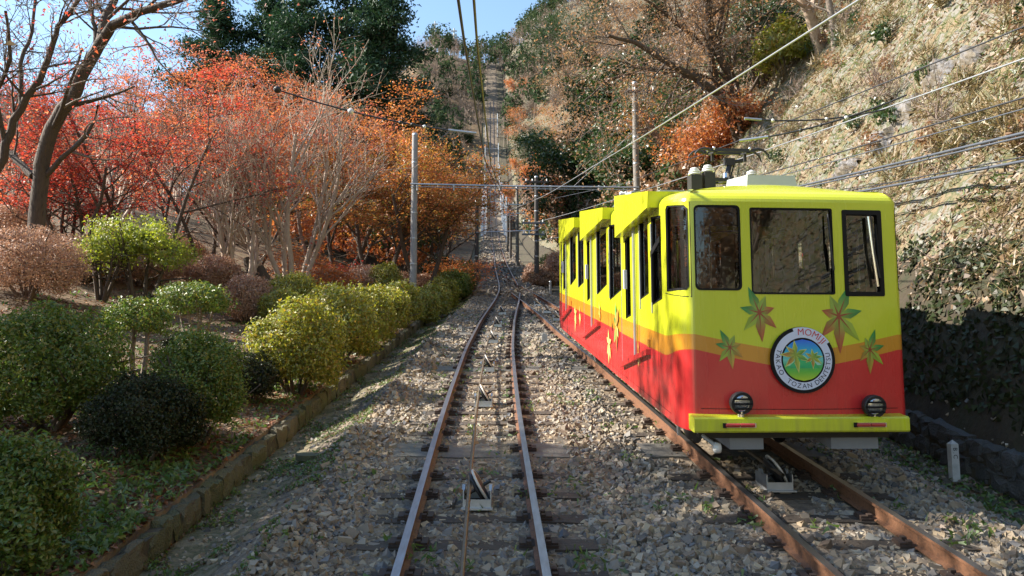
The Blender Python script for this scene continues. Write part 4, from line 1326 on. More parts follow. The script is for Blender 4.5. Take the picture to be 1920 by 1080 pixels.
box(m, Wc(2.02, 0, 2.82), 1.1, .03, .09, 0, AX); box(m, Wc(2.02, 0, 1.15), 1.1, .03, .4, 0, AX)
m.build("cab_partition", MT['inner'], car)
for s in (4.0, 5.9, 7.3, 9.0):
    for l in (-.4, .4):
        m = MB(); tube(m, [Wc(s, l, .74), Wc(s, l, 2.9)], .018, 8); m.build("grab_pole", MT['chrome'], car)
m = MB()
for l in (-.75, .75): tube(m, [Wc(2.2, l, 2.72), Wc(9.8, l, 2.72)], .016, 6)
m.build("hand_rails", MT['chrome'], car)

# wipers
def wiper(l, hb_, h0, h1, dl):
    m = MB(); off = -.045
    tube(m, [SP_(l, hb_, .03), SP_(l + dl * .3, hb_ + (h0 - hb_) * .6, .05), SP_(l + dl, h0, .04)], .010, 6)
    a = m.build("wiper_arm", MT['dark'], car)
    m = MB(); tube(m, [SP_(l + dl - .015, h1, .03), SP_(l + dl + .01, h0, .03)], .011, 6); m.build("wiper_blade", MT['rubber'], a)
wiper(.80, 2.79, 2.14, 2.70, .07)
m = MB(); tube(m, [SP_(.775, 2.78, .035), SP_(.80, 2.45, .04), SP_(.845, 2.05, .035)], .016, 8); m.build("wiper_motor_pipe", MT['chrome'], car)
wiper(.34, 2.80, 2.22, 2.5, .03)

# ornaments hanging or standing inside
def leaf_poly(lobes, R, r0, rot=0.0):
    pts = []
    n = len(lobes)
    for i, (ang, ln) in enumerate(lobes):
        a = math.radians(ang)
        a2 = math.radians((lobes[(i + 1) % n][0] + (360 if i == n - 1 else 0) + ang) / 2)
        pts.append((a, ln * R, 1)); pts.append((a2, r0 * R, 0))
    return pts


c0 = Wc(.22, .60, 2.075)
m = MB()
lob = [(90, 1), (40, .9), (-10, .85), (-60, .6), (-120, .6), (190, .85), (140, .9)]
pp = leaf_poly([(a, b) for a, b in sorted(lob)], .075, .42)
P = [c0 + VV * (rr_ * math.cos(a)) + np.array([0, 0, rr_ * math.sin(a)]) for a, rr_, _ in pp]
prism(m, P, U * .015)
box(m, c0 + np.array([0, 0, -.06]), .045, .02, .02, 0, AX)
M_or = M("ornament_red", [(.75, .03, .02)], rough=.4)
tag(m.build("maple_ornament", M_or, None, tuple(c0)), "small red maple leaf ornament standing behind the cab's right front window", "ornament")
for i, (s, l, h) in enumerate(((7.95, -1.0, 2.33), (7.62, -.95, 2.32))):
    c0 = Wc(s, l, h)
    t = thing("paper_lantern", ["red ball lantern inside the rear side window, the left of two", "red ball lantern inside the rear side window, the right of two"][i], "lantern", tuple(c0), "red lanterns in the cable car")
    m = MB(); lathe(m, [(.01, -.075), (.045, -.06), (.07, -.025), (.075, 0), (.07, .025), (.045, .06), (.01, .075)], c0, (0, 0, 1), 16); m.build("shade", M_or, t)
    m = MB(); tube(m, [c0 + (0, 0, .07), np.array(Wc(s, l, 2.9))], .004, 5); m.build("cord", MT['rubber'], t)


# ------------------------------------------------------------------ printed decorations
def film(name, tris, cols, parent, mat='print'):
    """tris: list of (3x world points, 3x colours)"""
    me = bpy.data.meshes.new(name)
    V = np.array([p for t_ in tris for p in t_], float) - np.array(ORI[parent.name])
    me.from_pydata([tuple(v) for v in V], [], [(3 * i, 3 * i + 1, 3 * i + 2) for i in range(len(tris))])
    ca = me.color_attributes.new("print", 'FLOAT_COLOR', 'POINT')
    ca.data.foreach_set("color", np.array([(*c, 1) for t_ in cols for c in t_], np.float32).ravel())
    me.materials.append(MT[mat]); me.update()
    return link(name, me, parent)


GRN, LGR, RDB, YGR, VEIN = (.0, .22, .05), (.26, .36, .05), (.42, .07, .03), (.32, .42, .03), (.30, .05, .02)


def leaf_tris(lobes, R, off, center, base=LGR, outline=0.0, veins=True):
    """pointed lobes, each two halves, colour running from heart to tip"""
    T_, C_ = [], []
    for ang, ln, tip in lobes:
        a = math.radians(ang); d = np.array([math.cos(a), math.sin(a)]); p = np.array([-d[1], d[0]])
        w = .115 * R + .055 * ln * R
        L_ = ln * R
        tipc = tip
        mid = tuple((np.array(base) * .45 + np.array(tip) * .55))
        for sg, sh in ((-1, .82), (1, 1.08)):
            a0 = np.zeros(2); b0 = d * L_ * .18 + sg * p * w * .55; b1 = d * L_ * .45 + sg * p * w; b2 = d * L_ * .72 + sg * p * w * .55; e = d * L_
            c1 = d * L_ * .45
            sc = lambda c: tuple(min(1, x * sh) for x in c)
            for tri, cc in (((a0, b0, c1), (base, base, mid)), ((b0, b1, c1), (base, mid, mid)), ((c1, b1, b2), (mid, mid, tipc)), ((c1, b2, e), (mid, tipc, tipc))):
                T_.append([center(q[0], q[1], off) for q in tri]); C_.append([sc(c) for c in cc])
        if veins:
            v = p * .008 * (R / .25)
            T_.append([center(*(q), off + .0015) for q in (-v, v, d * L_ * .62)]); C_.append([VEIN] * 3)
    return T_, C_


def on_front(l0, h0):
    return lambda x, y, off: SP_(l0 + x, h0 + y, .004 + off)


def on_side(s0, h0):
    return lambda x, y, off: SP_(-u_side(s0) + x * 1.0, h0 + y, .018 + off)


LV = [  # l, h, R, lobes(angle, length, tip colour)
    (-.405, 1.775, .30, [(112, .95, GRN), (68, .62, LGR), (165, .68, GRN), (18, .55, RDB), (228, .82, YGR), (318, .78, RDB), (274, 1.0, RDB)]),
    (.424, 1.745, .345, [(68, 1.0, GRN), (112, .66, LGR), (12, .75, GRN), (162, .55, RDB), (310, .98, YGR), (228, .85, RDB), (270, 1.12, RDB)]),
    (-.715, 1.42, .22, [(118, .92, GRN), (68, .62, LGR), (166, .68, GRN), (18, .55, (.45, .25, .03)), (232, .82, YGR), (322, .75, (.45, .20, .03)), (276, 1.0, (.55, .30, .04))]),
    (.745, 1.40, .22, [(72, 1.0, GRN), (112, .6, LGR), (14, .75, GRN), (162, .55, (.45, .25, .03)), (312, .95, YGR), (225, .75, (.45, .20, .03)), (268, 1.15, (.45, .25, .03))])]
for l, h, R, lob in LV:
    Tt, Cc = leaf_tris(lob, R, 0.0, on_front(l, h)); film("leaf_print", Tt, Cc, car)
YL = (.80, .66, .20); PY = (.80, .50, .10)
for s, h, R, lob, base in ((3.35, 1.30, .42, [(100, .8, (.05, .45, .12)), (60, .8, (.75, .22, .05)), (268, 1.0, RDB), (235, .8, (.10, .45, .10)), (150, .5, GRN), (310, .5, YL)], (.55, .38, .08)),
                           (3.95, .98, .30, [(100, .7, YL), (265, 1.1, YL), (235, .8, YL), (300, .9, YL), (160, .6, YL), (20, .6, YL)], YL),
                           (7.5, 1.12, .30, [(100, .6, PY), (262, 1.3, YL), (235, .7, YL), (300, .8, YL), (150, .6, YL), (20, .6, PY)], YL),
                           (6.9, 1.18, .24, [(100, .6, PY), (268, 1.1, YL), (235, .7, YL), (300, .8, YL)], YL),
                           (4.75, 1.42, .22, [(100, .6, PY), (268, 1.0, PY), (235, .7, PY), (300, .8, PY), (30, .5, PY)], PY),
                           (1.95, 1.12, .2, [(100, .6, PY), (268, 1.0, YL), (235, .7, PY), (300, .8, PY)], PY)):
    Tt, Cc = leaf_tris(lob, R, 0.0, on_side(s, h), base, veins=False); film("leaf_print", Tt, Cc, car)

# round badge
bc = np.array(SP_(.012, 1.302, .02)); RB = .333
def bp(x, y, off=0.0): return bc + VV * x + np.array([0, 0, y]) - U / np.linalg.norm(U) * off
m = MB(); a = np.linspace(0, 2 * np.pi, 56, endpoint=False)
P = [bp(RB * math.cos(q), RB * math.sin(q), 0) for q in a]
prism(m, P, -U / np.linalg.norm(U) * .02)
badge = m.build("round_badge", MT['rubber'], car)
WH, BK = (.62, .66, .78), (.006, .006, .008)


def ring_tris(r0, r1, a0, a1, off, c, n=56):
    T_, C_ = [], []
    an = np.radians(np.linspace(a0, a1, n + 1))
    for p, q in zip(an[:-1], an[1:]):
        A_, B_, C2, D_ = [bp(rr_ * math.cos(x), rr_ * math.sin(x), off) for rr_, x in ((r0, p), (r0, q), (r1, q), (r1, p))]
        T_ += [[A_, B_, C2], [A_, C2, D_]]; C_ += [[c] * 3] * 2
    return T_, C_


T1, C1 = ring_tris(.225, .300, 0, 360, .022, WH)
T2, C2 = ring_tris(.295, .331, 33, 107, .0225, WH, 20)
film("white_ring", T1 + T2, C1 + C2, badge)
# picture inside: sky running to green, two ridges
T_, C_ = [], []
RI = .208
def skyc(y):
    t_ = (y + RI) / (2 * RI)
    st = [(0, (.45, .62, .03)), (.22, (.12, .48, .05)), (.36, (.05, .42, .12)), (.5, (.15, .55, .45)), (.72, (.0, .40, .62)), (1, (.01, .12, .72))]
    for (a_, ca_), (b_, cb_) in zip(st[:-1], st[1:]):
        if t_ <= b_ + 1e-6:
            k_ = (t_ - a_) / (b_ - a_); return tuple(np.array(ca_) * (1 - k_) + np.array(cb_) * k_)
    return st[-1][1]
yy = np.linspace(-RI, RI, 25)
for y0, y1 in zip(yy[:-1], yy[1:]):
    x0, x1 = math.sqrt(max(0, RI ** 2 - y0 ** 2)), math.sqrt(max(0, RI ** 2 - y1 ** 2))
    A_, B_, C2, D_ = bp(-x0, y0, .024), bp(x0, y0, .024), bp(x1, y1, .024), bp(-x1, y1, .024)
    T_ += [[A_, B_, C2], [A_, C2, D_]]; C_ += [[skyc(y0), skyc(y0), skyc(y1)], [skyc(y0), skyc(y1), skyc(y1)]]
for pts, c, of in (([(-.19, -.06), (-.06, .045), (.06, -.05)], (.30, .62, .42), .0250), ([(-.02, -.05), (.09, .04), (.19, -.05)], (.30, .60, .45), .0252), ([(-.17, -.08), (-.01, .05), (.15, -.08)], (.02, .40, .13), .0256), ([(-.02, -.08), (.10, .0), (.17, -.08)], (.03, .36, .10), .0254)):
    T_.append([bp(x, y, of) for x, y in pts]); C_.append([c, tuple(np.array(c) * 1.2), c])
film("badge_picture", T_, C_, badge)
OUT = (.06, .10, .02)
for cx, cy, R, lob in ((-.075, .055, .155, [(95, .85), (140, .75), (180, 1.0), (228, 1.0), (278, 1.1), (335, .95), (25, .75)]), (.10, .028, .10, [(95, .8), (150, .8), (215, .85), (270, 1.1), (325, 1.0), (5, .95), (45, .7)])):
    g = lambda x, y, off, cx=cx, cy=cy: bp(cx + x, cy + y, .0265 + off)
    tips = [(.35, .45, .05), (.5, .25, .05), (.45, .16, .04), (.45, .15, .04), (.35, .42, .05), (.05, .3, .06), (.05, .28, .06)]
    T3, C3 = leaf_tris([(a_, l_ * 1.12, (.55, .60, .15)) for a_, l_ in lob], R, 0, g, (.55, .60, .15), veins=False)
    film("badge_leaf_edge", T3, C3, badge)
    T3, C3 = leaf_tris([(a_, l_ * .98, tips[i]) for i, (a_, l_) in enumerate(lob)], R * .93, .0015, g, (.30, .42, .06), veins=False)
    film("badge_leaf", T3, C3, badge)


def arc_text(txt, r, a_mid, gap, size, inward, col, name):
    m = MB(); G = [glyph(c, size) if c != ' ' else None for c in txt]
    wd = [(np.ptp(g[0][:, 0]) if g else size * .32) + gap for g in G]
    tot = sum(wd); pos = -tot / 2
    for g, w_ in zip(G, wd):
        ang = a_mid + math.degrees((pos + w_ / 2) / r) * (1 if inward else -1); pos += w_
        if not g: continue
        V, F = g
        cx = (V[:, 0].min() + V[:, 0].max()) / 2
        A_ = math.radians(ang)
        up = np.array([math.cos(A_), math.sin(A_)]) * (-1 if inward else 1)
        rt = np.array([up[1], -up[0]])
        o2 = np.array([math.cos(A_), math.sin(A_)]) * r
        P = [bp(o2[0] + rt[0] * (v[0] - cx) + up[0] * v[1], o2[1] + rt[1] * (v[0] - cx) + up[1] * v[1], .0245) for v in V]
        m.add(P, F, 0)
    return m.build(name, M(name + "_ink", [col], rough=.4), badge)


arc_text("TAKAO  TOZAN DENTETSU", .2625, 270 - 4, .0105, .069, True, (.02, .02, .05), "lettering")
arc_text("MOMIJI", .282, 69, .013, .094, False, (.55, .03, .03), "red_lettering")


# ------------------------------------------------------------------ growing things
def cards(mb, P, L, Wd, r, up=0.0, nrm=None, nj=1.0, m=0, along=None, bend=True, tri=True):
    """leaf shaped cards: four points, folded a little along the middle"""
    n = len(P)
    N = r.normal(size=(n, 3)) * nj
    if nrm is not None: N = N + nrm
    N[:, 2] += up
    N /= np.linalg.norm(N, axis=1)[:, None] + 1e-9
    if along is None: A = r.normal(size=(n, 3))
    else: A = along + r.normal(size=(n, 3)) * .25
    A = A - N * np.sum(A * N, 1)[:, None]; A /= np.linalg.norm(A, axis=1)[:, None] + 1e-9
    B = np.cross(N, A)
    L = np.broadcast_to(np.asarray(L, float), (n,))[:, None]; Wd = np.broadcast_to(np.asarray(Wd, float), (n,))[:, None]
    if tri:
        V = np.stack([P - A * L * .4 - B * Wd * .5, P + A * L * .6, P - A * L * .4 + B * Wd * .5], 1).reshape(-1, 3)
        mb.add(V, np.arange(n)[:, None] * 3 + np.arange(3)[None], m)
        return
    f = N * Wd * .25 if bend else 0
    V = np.stack([P - A * L * .5, P + B * Wd * .5 + f - A * L * .08, P + A * L * .5, P - B * Wd * .5 + f - A * L * .08], 1).reshape(-1, 3)
    F = np.arange(n)[:, None] * 4 + np.arange(4)[None]
    mb.add(V, F, m)


def sphere_pts(n, r, zmin=-1.0):
    d = r.normal(size=(int(n * 2.2), 3)); d /= np.linalg.norm(d, axis=1)[:, None]
    d = d[d[:, 2] > zmin]
    return d[:n]


def lumpy(d, lobes, amp, sharp):
    q = d @ lobes.T
    return 1 - amp + amp * np.max(np.exp((q - 1) * sharp), axis=1) * 1.25


def bush(name, label, x, y, rx, ry, h, mat, leaf=(.05, .032), dens=2.4, seed=0, group="garden shrubs", cat="shrub", flat=2.0, stem_h=0.0, stems=7, lobes=20, amp=.34, bark='bark', zmin=-.65, topflat=1.0, z=None, twigs=0):
    """clipped shrub: leafy shell over branching stems. stem_h = bare height below the leaves"""
    r = np.random.default_rng(1000 + seed)
    zb = float(GR(x, y)) if z is None else z
    t = thing(name, label, cat, (x, y, zb), group)
    c = np.array([x, y, zb + stem_h + (h - stem_h) * .46]); rz = (h - stem_h) * .54
    lob = sphere_pts(lobes, r, -.5)
    area = 4 * np.pi * ((rx * ry) ** 1.6 / 3 + 2 * (max(rx, ry) * rz) ** 1.6 / 3) ** (1 / 1.6)
    n = int(dens * area / (leaf[0] * leaf[1] * .5))
    n = min(n, 24000 if y < 16 else 16000)
    d = sphere_pts(n, r, zmin); n = len(d)
    gp = fbm(d[:, 0] * 3.1 + seed, d[:, 1] * 3.1 + d[:, 2] * 2.3, seed, 3)
    kp = r.random(n) < np.clip(1.05 + 1.3 * gp, .25, 1); d = d[kp]; gp = gp[kp]; n = len(d)
    f = lumpy(d, lob, amp, 9) * (1 - .38 * r.random(n) ** 2.0) * (1 + .06 * r.normal(size=n)) * (1 + .12 * gp)
    sup = (np.abs(d[:, 0]) ** flat + np.abs(d[:, 1]) ** flat + np.abs(d[:, 2]) ** (flat * topflat)) ** (-1 / flat)
    P = c + d * (f * np.clip(sup, .9, 1.25))[:, None] * np.array([rx, ry, rz])
    g = GR(P[:, 0], P[:, 1]); P[:, 2] = np.maximum(P[:, 2], g + .03)
    # sprigs standing out of the outline
    m = MB(); cards(m, P, leaf[0] * r.uniform(.7, 1.25, n), leaf[1] * r.uniform(.7, 1.2, n), r, nrm=d * 1.1, nj=.75, tri=y > 16)
    k = int(n * .10); i = r.integers(0, n, k)
    Q = c + d[i] * (.98 + .24 * r.random(k) ** 2.5)[:, None] * np.array([rx, ry, rz]) * (f[i] ** .3)[:, None]
    cards(m, Q, leaf[0], leaf[1], r, nrm=d[i], nj=1, tri=y > 16)
    m.build("foliage", MT[mat], t)
    m = MB()
    for s_ in range(stems):
        a = r.uniform(0, 6.28); q = r.uniform(.3, .8)
        e = c + np.array([math.cos(a) * rx * q, math.sin(a) * ry * q, rz * r.uniform(-.1, .6)])
        b = np.array([x + .1 * math.cos(a) * rx, y + .1 * math.sin(a) * ry, zb - .1])
        mid = b + (e - b) * .5 + np.array([math.cos(a + 1) * .06, math.sin(a + 1) * .06, .04 * h])
        r0 = .014 + .014 * h * (1 if not stem_h else 1.3)
        tube(m, [b, b + (mid - b) * .5 + r.normal(0, .02, 3), mid, e], [r0, r0 * .85, r0 * .65, r0 * .3], 6)
        for k_ in range(3 if not twigs else twigs):
            p = mid + (e - mid) * r.uniform(-.4, .8); e2 = p + np.array([r.normal() * rx * .5, r.normal() * ry * .5, rz * r.uniform(0, .5)])
            tube(m, [p, (p + e2) / 2 + r.normal(0, .03, 3), e2], [r0 * .45, r0 * .35, r0 * .15], 4, cap=False)
    m.build("stems", MT[bark], t)
    return t


# ---- trees: a branching skeleton, tubes for wood, cards for leaves
def grow(p, d, L, rad, lvl, P, r, out, tips):
    n = P['seg'][lvl]; pts = [p]; rs = [rad]
    d = d / np.linalg.norm(d); dirs = []
    for i in range(n):
        d = d + r.normal(0, P['wob'][lvl], 3) + np.array([0, 0, P['up'][lvl]])
        d = d / np.linalg.norm(d); p = p + d * L / n
        pts.append(p); dirs.append(d); rs.append(rad * (1 - (1 - P['taper'][lvl]) * (i + 1) / n))
    out.append((np.array(pts), np.array(rs), lvl))
    if lvl + 1 < P['levels']:
        k = P['kids'][lvl]
        for j in range(k):
            t = P['from'][lvl] + (1 - P['from'][lvl]) * (j + r.random()) / k
            f = t * n; i = min(int(f), n - 1); q = pts[i] + (pts[i + 1] - pts[i]) * (f - i)
            dd = dirs[i]; a = r.normal(size=3); a[2] *= P['flat'][lvl]; a = a - dd * (a @ dd); a /= np.linalg.norm(a) + 1e-9
            an = math.radians(P['ang'][lvl] * r.uniform(.7, 1.3))
            nd = dd * math.cos(an) + a * math.sin(an)
            rr = (rs[i] + (rs[i + 1] - rs[i]) * (f - i)) * P['rr'][lvl]
            grow(q, nd, L * P['ratio'][lvl] * r.uniform(.7, 1.2) * (1.15 - .45 * t), rr, lvl + 1, P, r, out, tips)
    else:
        for q, dd in zip(pts[1:], dirs): tips.append((q, dd))


BASE = dict(levels=4, seg=[7, 6, 4, 2], wob=[.08, .12, .15, .2], up=[.05, .05, .02, .0], taper=[.45, .3, .3, .3], kids=[6, 6, 5], **{'from': [.3, .25, .2]}, ang=[45, 42, 45], ratio=[.62, .55, .5], rr=[.6, .6, .6], flat=[.7, .6, .5])


def tree_parts(seed, H, rad, stems=1, spread=.2, P=None, leaves=8000, leaf=(.09, .06), up=.8, flatten=.45, puff=.28, skel=None, limit=None, upd=1.0):
    """wood and leaf meshes of one tree standing at the origin"""
    r = np.random.default_rng(seed); Q = dict(BASE); Q.update(P or {})
    out, tips = [], []
    if skel is None:
        for s_ in range(stems):
            a = s_ * 2 * np.pi / stems + r.uniform(-.5, .5)
            d = np.array([math.cos(a) * spread, math.sin(a) * spread, 1.0])
            grow(np.array([math.cos(a) * rad * .7 * (stems > 1), math.sin(a) * rad * .7 * (stems > 1), -.25]), d, H * r.uniform(.55, .7), rad / math.sqrt(stems) * 1.15, 0, Q, r, out, tips)
    else:
        for pts, rs, kids in skel:
            pts = np.array(pts, float); out.append((pts, np.array(rs), 0))
            for k in range(kids):
                t = r.uniform(.25, 1.0) * (len(pts) - 1.001); i = int(t); q = pts[i] + (pts[i + 1] - pts[i]) * (t - i)
                dd = pts[i + 1] - pts[i]; dd /= np.linalg.norm(dd); a = r.normal(size=3); a -= dd * (a @ dd); a /= np.linalg.norm(a)
                an = math.radians(r.uniform(30, 65)); grow(q, dd * math.cos(an) + a * math.sin(an), H * r.uniform(.12, .3), max(rs[i] * .4, .012), 1, Q, r, out, tips)
    w = MB(); tw = MB()
    for pts, rs, lvl in out:
        k = (9, 6, 4, 3)[min(lvl, 3)]
        tube(w if lvl < 2 else tw, pts, np.maximum(rs, .006), k, cap=(lvl == 0))
    lf = None
    if leaves:
        tp = np.array([t_[0] for t_ in tips]); td = np.array([t_[1] for t_ in tips])
        i = r.integers(0, len(tp), leaves)
        off = r.normal(size=(leaves, 3)) * puff * np.array([1, 1, flatten])
        p = tp[i] + off
        if limit is not None: p = p[p[:, 2] > limit]
        lf = MB(); cards(lf, p, leaf[0] * r.uniform(.7, 1.3, len(p)), leaf[1] * r.uniform(.7, 1.2, len(p)), r, up=up, nj=.6)
    return w, tw, lf


def make_tree(name, label, cat, loc, parts, bark, leafm, twig='twig', group="trees"):
    w, tw, lf = parts
    t = thing(name, label, cat, loc, group)
    o = np.array(loc)
    link("trunk", w.mesh("trunk", MT[bark]), t)
    if tw.V: link("branches", tw.mesh("branches", MT[twig]), t)
    if lf is not None: link("crown", lf.mesh("crown", MT[leafm]), t)
    return t


def g3(x, d, dz=0.0):
    p = onG(x, d); p[2] += dz; return tuple(p)


# ---------------- left: shrubs of the garden (photo column, distance)
def sb(x, d): p = onG(x, d); return p[0], p[1]


def shrub(label, x, d, r_, h, mat, **k):
    X, Y = sb(x, d)
    global _sn
    _sn += 1
    return bush(k.pop('name', 'shrub'), label, X, Y, r_, k.pop('ry', r_), h, mat, seed=_sn, **k)


_sn = 0
shrub("green clipped shrub in the bottom left corner, cut by the frame", 5, 6.1, .50, 1.0, 'lf_green', leaf=(.05, .03), flat=2.4)
shrub("big leafy dark green shrub at the left edge, tallest of the near ones", 85, 10, .98, 1.62, 'lf_green', leaf=(.06, .036), amp=.3, stems=10, dens=2.0, zmin=-.8)
shrub("very dark low shrub in shade in front of a greener one", 265, 9.0, .62, .98, 'lf_dark', leaf=(.045, .028), name='dark_shrub')
shrub("green rounded shrub leaning over the dark one beside the stone kerb", 368, 9.9, .60, 1.42, 'lf_green', leaf=(.045, .028), stems=9)
shrub("small dark ball shrub left of the bright yellow green shrub", 467, 12.6, .50, .82, 'lf_dark', leaf=(.05, .03), name='dark_shrub')
shrub("small dark shrub half hidden between the little topiary trees", 345, 14.2, .60, .78, 'lf_dark', leaf=(.05, .03), name='dark_shrub')
shrub("little topiary tree on bare forked stems right of the big left shrub", 252, 12.2, .52, 1.62, 'lf_green', leaf=(.06, .038), stem_h=.95, name='topiary_tree', cat='topiary tree', stems=5, bark='bark_mid', dens=1.5, ry=.45)
shrub("flat topped topiary tree with two leafy pads behind the dark shrub", 366, 17, .85, 1.55, 'lf_green', leaf=(.065, .04), stem_h=.75, name='topiary_tree', cat='topiary tree', stems=5, bark='bark_mid', dens=1.6)
shrub("round olive green double shrub below the pale multi stemmed tree", 545, 24.2, .86, 1.45, 'lf_hedge', leaf=(.07, .045), amp=.15)
shrub("lower front half of the olive green double shrub", 528, 22.6, .66, 1.05, 'lf_hedge', leaf=(.07, .045), amp=.15)
hed = [(553, 13.6, .70, 1.48, "bright yellow green hedge shrub nearest the lens, on the kerb"), (630, 17, .76, 1.55, "second yellow green hedge shrub along the kerb"), (684, 19.8, .64, 1.42, "third hedge shrub along the kerb"),
       (722, 22.6, .62, 1.36, "fourth hedge shrub along the kerb"), (752, 25.3, .62, 1.30, "fifth hedge shrub along the kerb, a little darker"), (786, 28.4, .66, 1.22, "sixth hedge shrub, just in front of the pale grey pole"),
       (812, 31.5, .70, 1.22, "seventh hedge shrub, right of the pale grey pole"), (830, 35, .7, 1.35, "eighth hedge shrub along the path")]
for i, (x, d, r_, h, lab) in enumerate(hed):
    shrub(lab, x, d, r_ * 1.08, h * 1.08, 'lf_hedge', leaf=(.05 + .0012 * d, .033 + .0008 * d), group="hedge shrubs along the kerb", name='hedge_shrub', amp=.3, flat=2.5, ry=r_ * 1.3)
for i, (x, d, h, lab) in enumerate(((850, 40, 1.6, "dark green hedge shrub where the path meets the far pole"), (862, 44.5, 1.7, "next to last dark hedge shrub on the far path"), (872, 49, 1.7, "last dark hedge shrub on the far path"))):
    shrub(lab, x, d, .9, h, 'lf_green', leaf=(.10, .07), group="hedge shrubs along the kerb", name='hedge_shrub', flat=2.4, ry=1.5)
az = [(268, 25, 1.28, 1.5, "large coral brown dome shaped azalea left of centre in the garden"), (50, 19, 1.25, 1.7, "brownish twiggy azalea mound at the left edge behind the big shrub"), (150, 23, 1.1, 1.35, "coral azalea mound between two others in the back garden"),
      (465, 23, .72, 1.45, "brown azalea on dark stems left of the olive double shrub"), (400, 27, 1.0, 1.3, "russet azalea behind the flat topped topiary"), (612, 31, .95, 1.35, "russet azalea behind the hedge, left one"), (655, 33, .85, 1.2, "small russet azalea behind the hedge, middle one"),
      (692, 33.5, 1.0, 1.6, "rust brown azalea beside an olive green shrub behind the hedge"), (10, 24, 1.3, 1.5, "pale coral azalea mound at the far left edge"), (330, 30, 1.2, 1.4, "coral azalea mound at the foot of the red maples"), (752, 37, .8, 1.2, "russet azalea left of the pale grey pole"),
      (795, 40, .6, 1.0, "little orange azalea just right of the pale grey pole"), (852, 47, .6, 1.5, "small russet ball shrub on a stem by the far path"), (868, 52, .6, 1.6, "second small russet ball shrub by the far path")]
for x, d, r_, h, lab in az:
    shrub(lab, x, d, r_, h, 'lf_azalea', leaf=(.05 + .0012 * d, .02 + .0006 * d), group="russet azaleas", name='azalea', amp=.12, dens=2.1, twigs=8, bark='twig', stems=9, stem_h=.04 * h, zmin=-.8)
shrub("olive green clipped shrub behind the hedge near the pale grey pole", 723, 33, .75, 1.75, 'lf_hedge', leaf=(.08, .05), amp=.14)
shrub("low grey green shrub in front of the pale grey pole", 742, 30, .7, 1.1, 'lf_green', leaf=(.08, .05), amp=.14)
shrub("dark glossy shrub with the path behind, right of the pale grey pole", 828, 44, 1.2, 1.9, 'lf_dark', leaf=(.11, .07), name='dark_shrub')
shrub("bright yellow green shrub below the red maples", 262, 21.5, 1.35, 2.9, 'lf_yg', leaf=(.09, .055), amp=.75, dens=1.15, stem_h=.7, lobes=11, stems=7, name='yellow_shrub', ry=1.0)
shrub("sparse olive shrub left of the yellow green one", 190, 21, .8, 2.0, 'lf_yg', leaf=(.09, .05), amp=.5, dens=.55, stem_h=.7, lobes=9, twigs=7)
# right, beyond the car
shrub("dark green rounded shrub on the bank past the cable car's tail", 1022, 54, 1.0, 1.9, 'lf_green', leaf=(.12, .08), group="shrubs past the cable car")
shrub("rusty ball shrub in front of the dark pole on the right bank", 1000, 50, .75, 1.35, 'lf_azalea', leaf=(.12, .05), group="shrubs past the cable car", name='azalea')
shrub("brown ball shrub on the bank, hidden partly by the cable car's tail", 1045, 52, 1.0, 2.3, 'lf_azalea', leaf=(.12, .05), group="shrubs past the cable car", name='azalea')
shrub("brown low shrub right of the dark pole at the junction", 1018, 47, .8, 1.2, 'lf_brown', leaf=(.11, .06), group="shrubs past the cable car", name='azalea')


# ---------------- trees
def hit(x, y, d0=6.0, d1=420.0):
    """where the line of sight through a photo pixel meets the ground; returns point and distance"""
    d = d0
    while d < d1:
        p = at(x, y, d)
        if p[2] < float(GR(p[0], p[1])): break
        d += .25 if d < 60 else 1.0
    p = at(x, y, d); p[2] = float(GR(p[0], p[1]))
    return p, d


def skel(base, d, lines):
    """limbs traced as pixel lines at distance d -> points about the tree's base. line = (pixels, radii in m, twigs, depth shift)"""
    out = []
    for px, rad, kids, dd in lines:
        pts = [at(x, y, d + dd * i / max(1, len(px) - 1)) - np.array(base) for i, (x, y) in enumerate(px)]
        # finer, slightly wavering
        P = []; R = []
        for i in range(len(pts) - 1):
            for k in range(3):
                t = k / 3; P.append(pts[i] * (1 - t) + pts[i + 1] * t + rng.normal(0, .02, 3) * (k > 0)); R.append(rad[0] + (rad[1] - rad[0]) * (i + t) / (len(pts) - 1))
        P.append(pts[-1]); R.append(rad[1]); out.append((P, R, kids))
    return out


MAPLE = dict(ang=[50, 50, 48], up=[.05, .02, -.005, -.01], flat=[.4, .3, .25], kids=[6, 6, 5], ratio=[.66, .58, .5])
b = g3(66, 20)
A_sk = skel(b, 20, [([(66, 470), (70, 400), (78, 310), (98, 240), (132, 190), (160, 130), (186, 85)], (.215, .14), 3, 0),
                    ([(186, 85), (210, 48), (262, 22), (330, 2), (420, -40)], (.14, .06), 10, -1.0), ([(180, 95), (178, 50), (170, 20), (166, -30)], (.07, .03), 7, .5), ([(186, 85), (196, 40), (215, 0), (228, -50)], (.13, .07), 8, .8),
                    ([(62, 330), (30, 300), (5, 275), (-40, 240)], (.10, .05), 6, 1.0)])
make_tree("leaning_tree", "big dark leaning tree with bare forked branches at the left edge", "tree", b, tree_parts(1, 9, .25, skel=A_sk, leaves=1500, leaf=(.10, .07), puff=.35, P=dict(ang=[50, 50, 45], kids=[6, 5, 4])), 'bark', 'lf_pink', 'bark_mid')
b = g3(-30, 18.5)
A2 = skel(b, 18.5, [([(-30, 470), (-15, 350), (10, 270), (40, 205), (75, 150), (95, 95), (108, 50), (140, 10), (175, -30)], (.115, .04), 12, 0), ([(40, 205), (38, 120), (60, 60), (70, -20)], (.06, .03), 8, 1), ([(10, 270), (-10, 180), (20, 110), (10, 20)], (.06, .03), 8, -1)])
make_tree("slender_tree", "slender bare stem curving up beside the big leaning tree at left", "tree", b, tree_parts(2, 6, .15, skel=A2, leaves=300, leaf=(.09, .06), puff=.3), 'bark', 'lf_red', 'bark_mid')

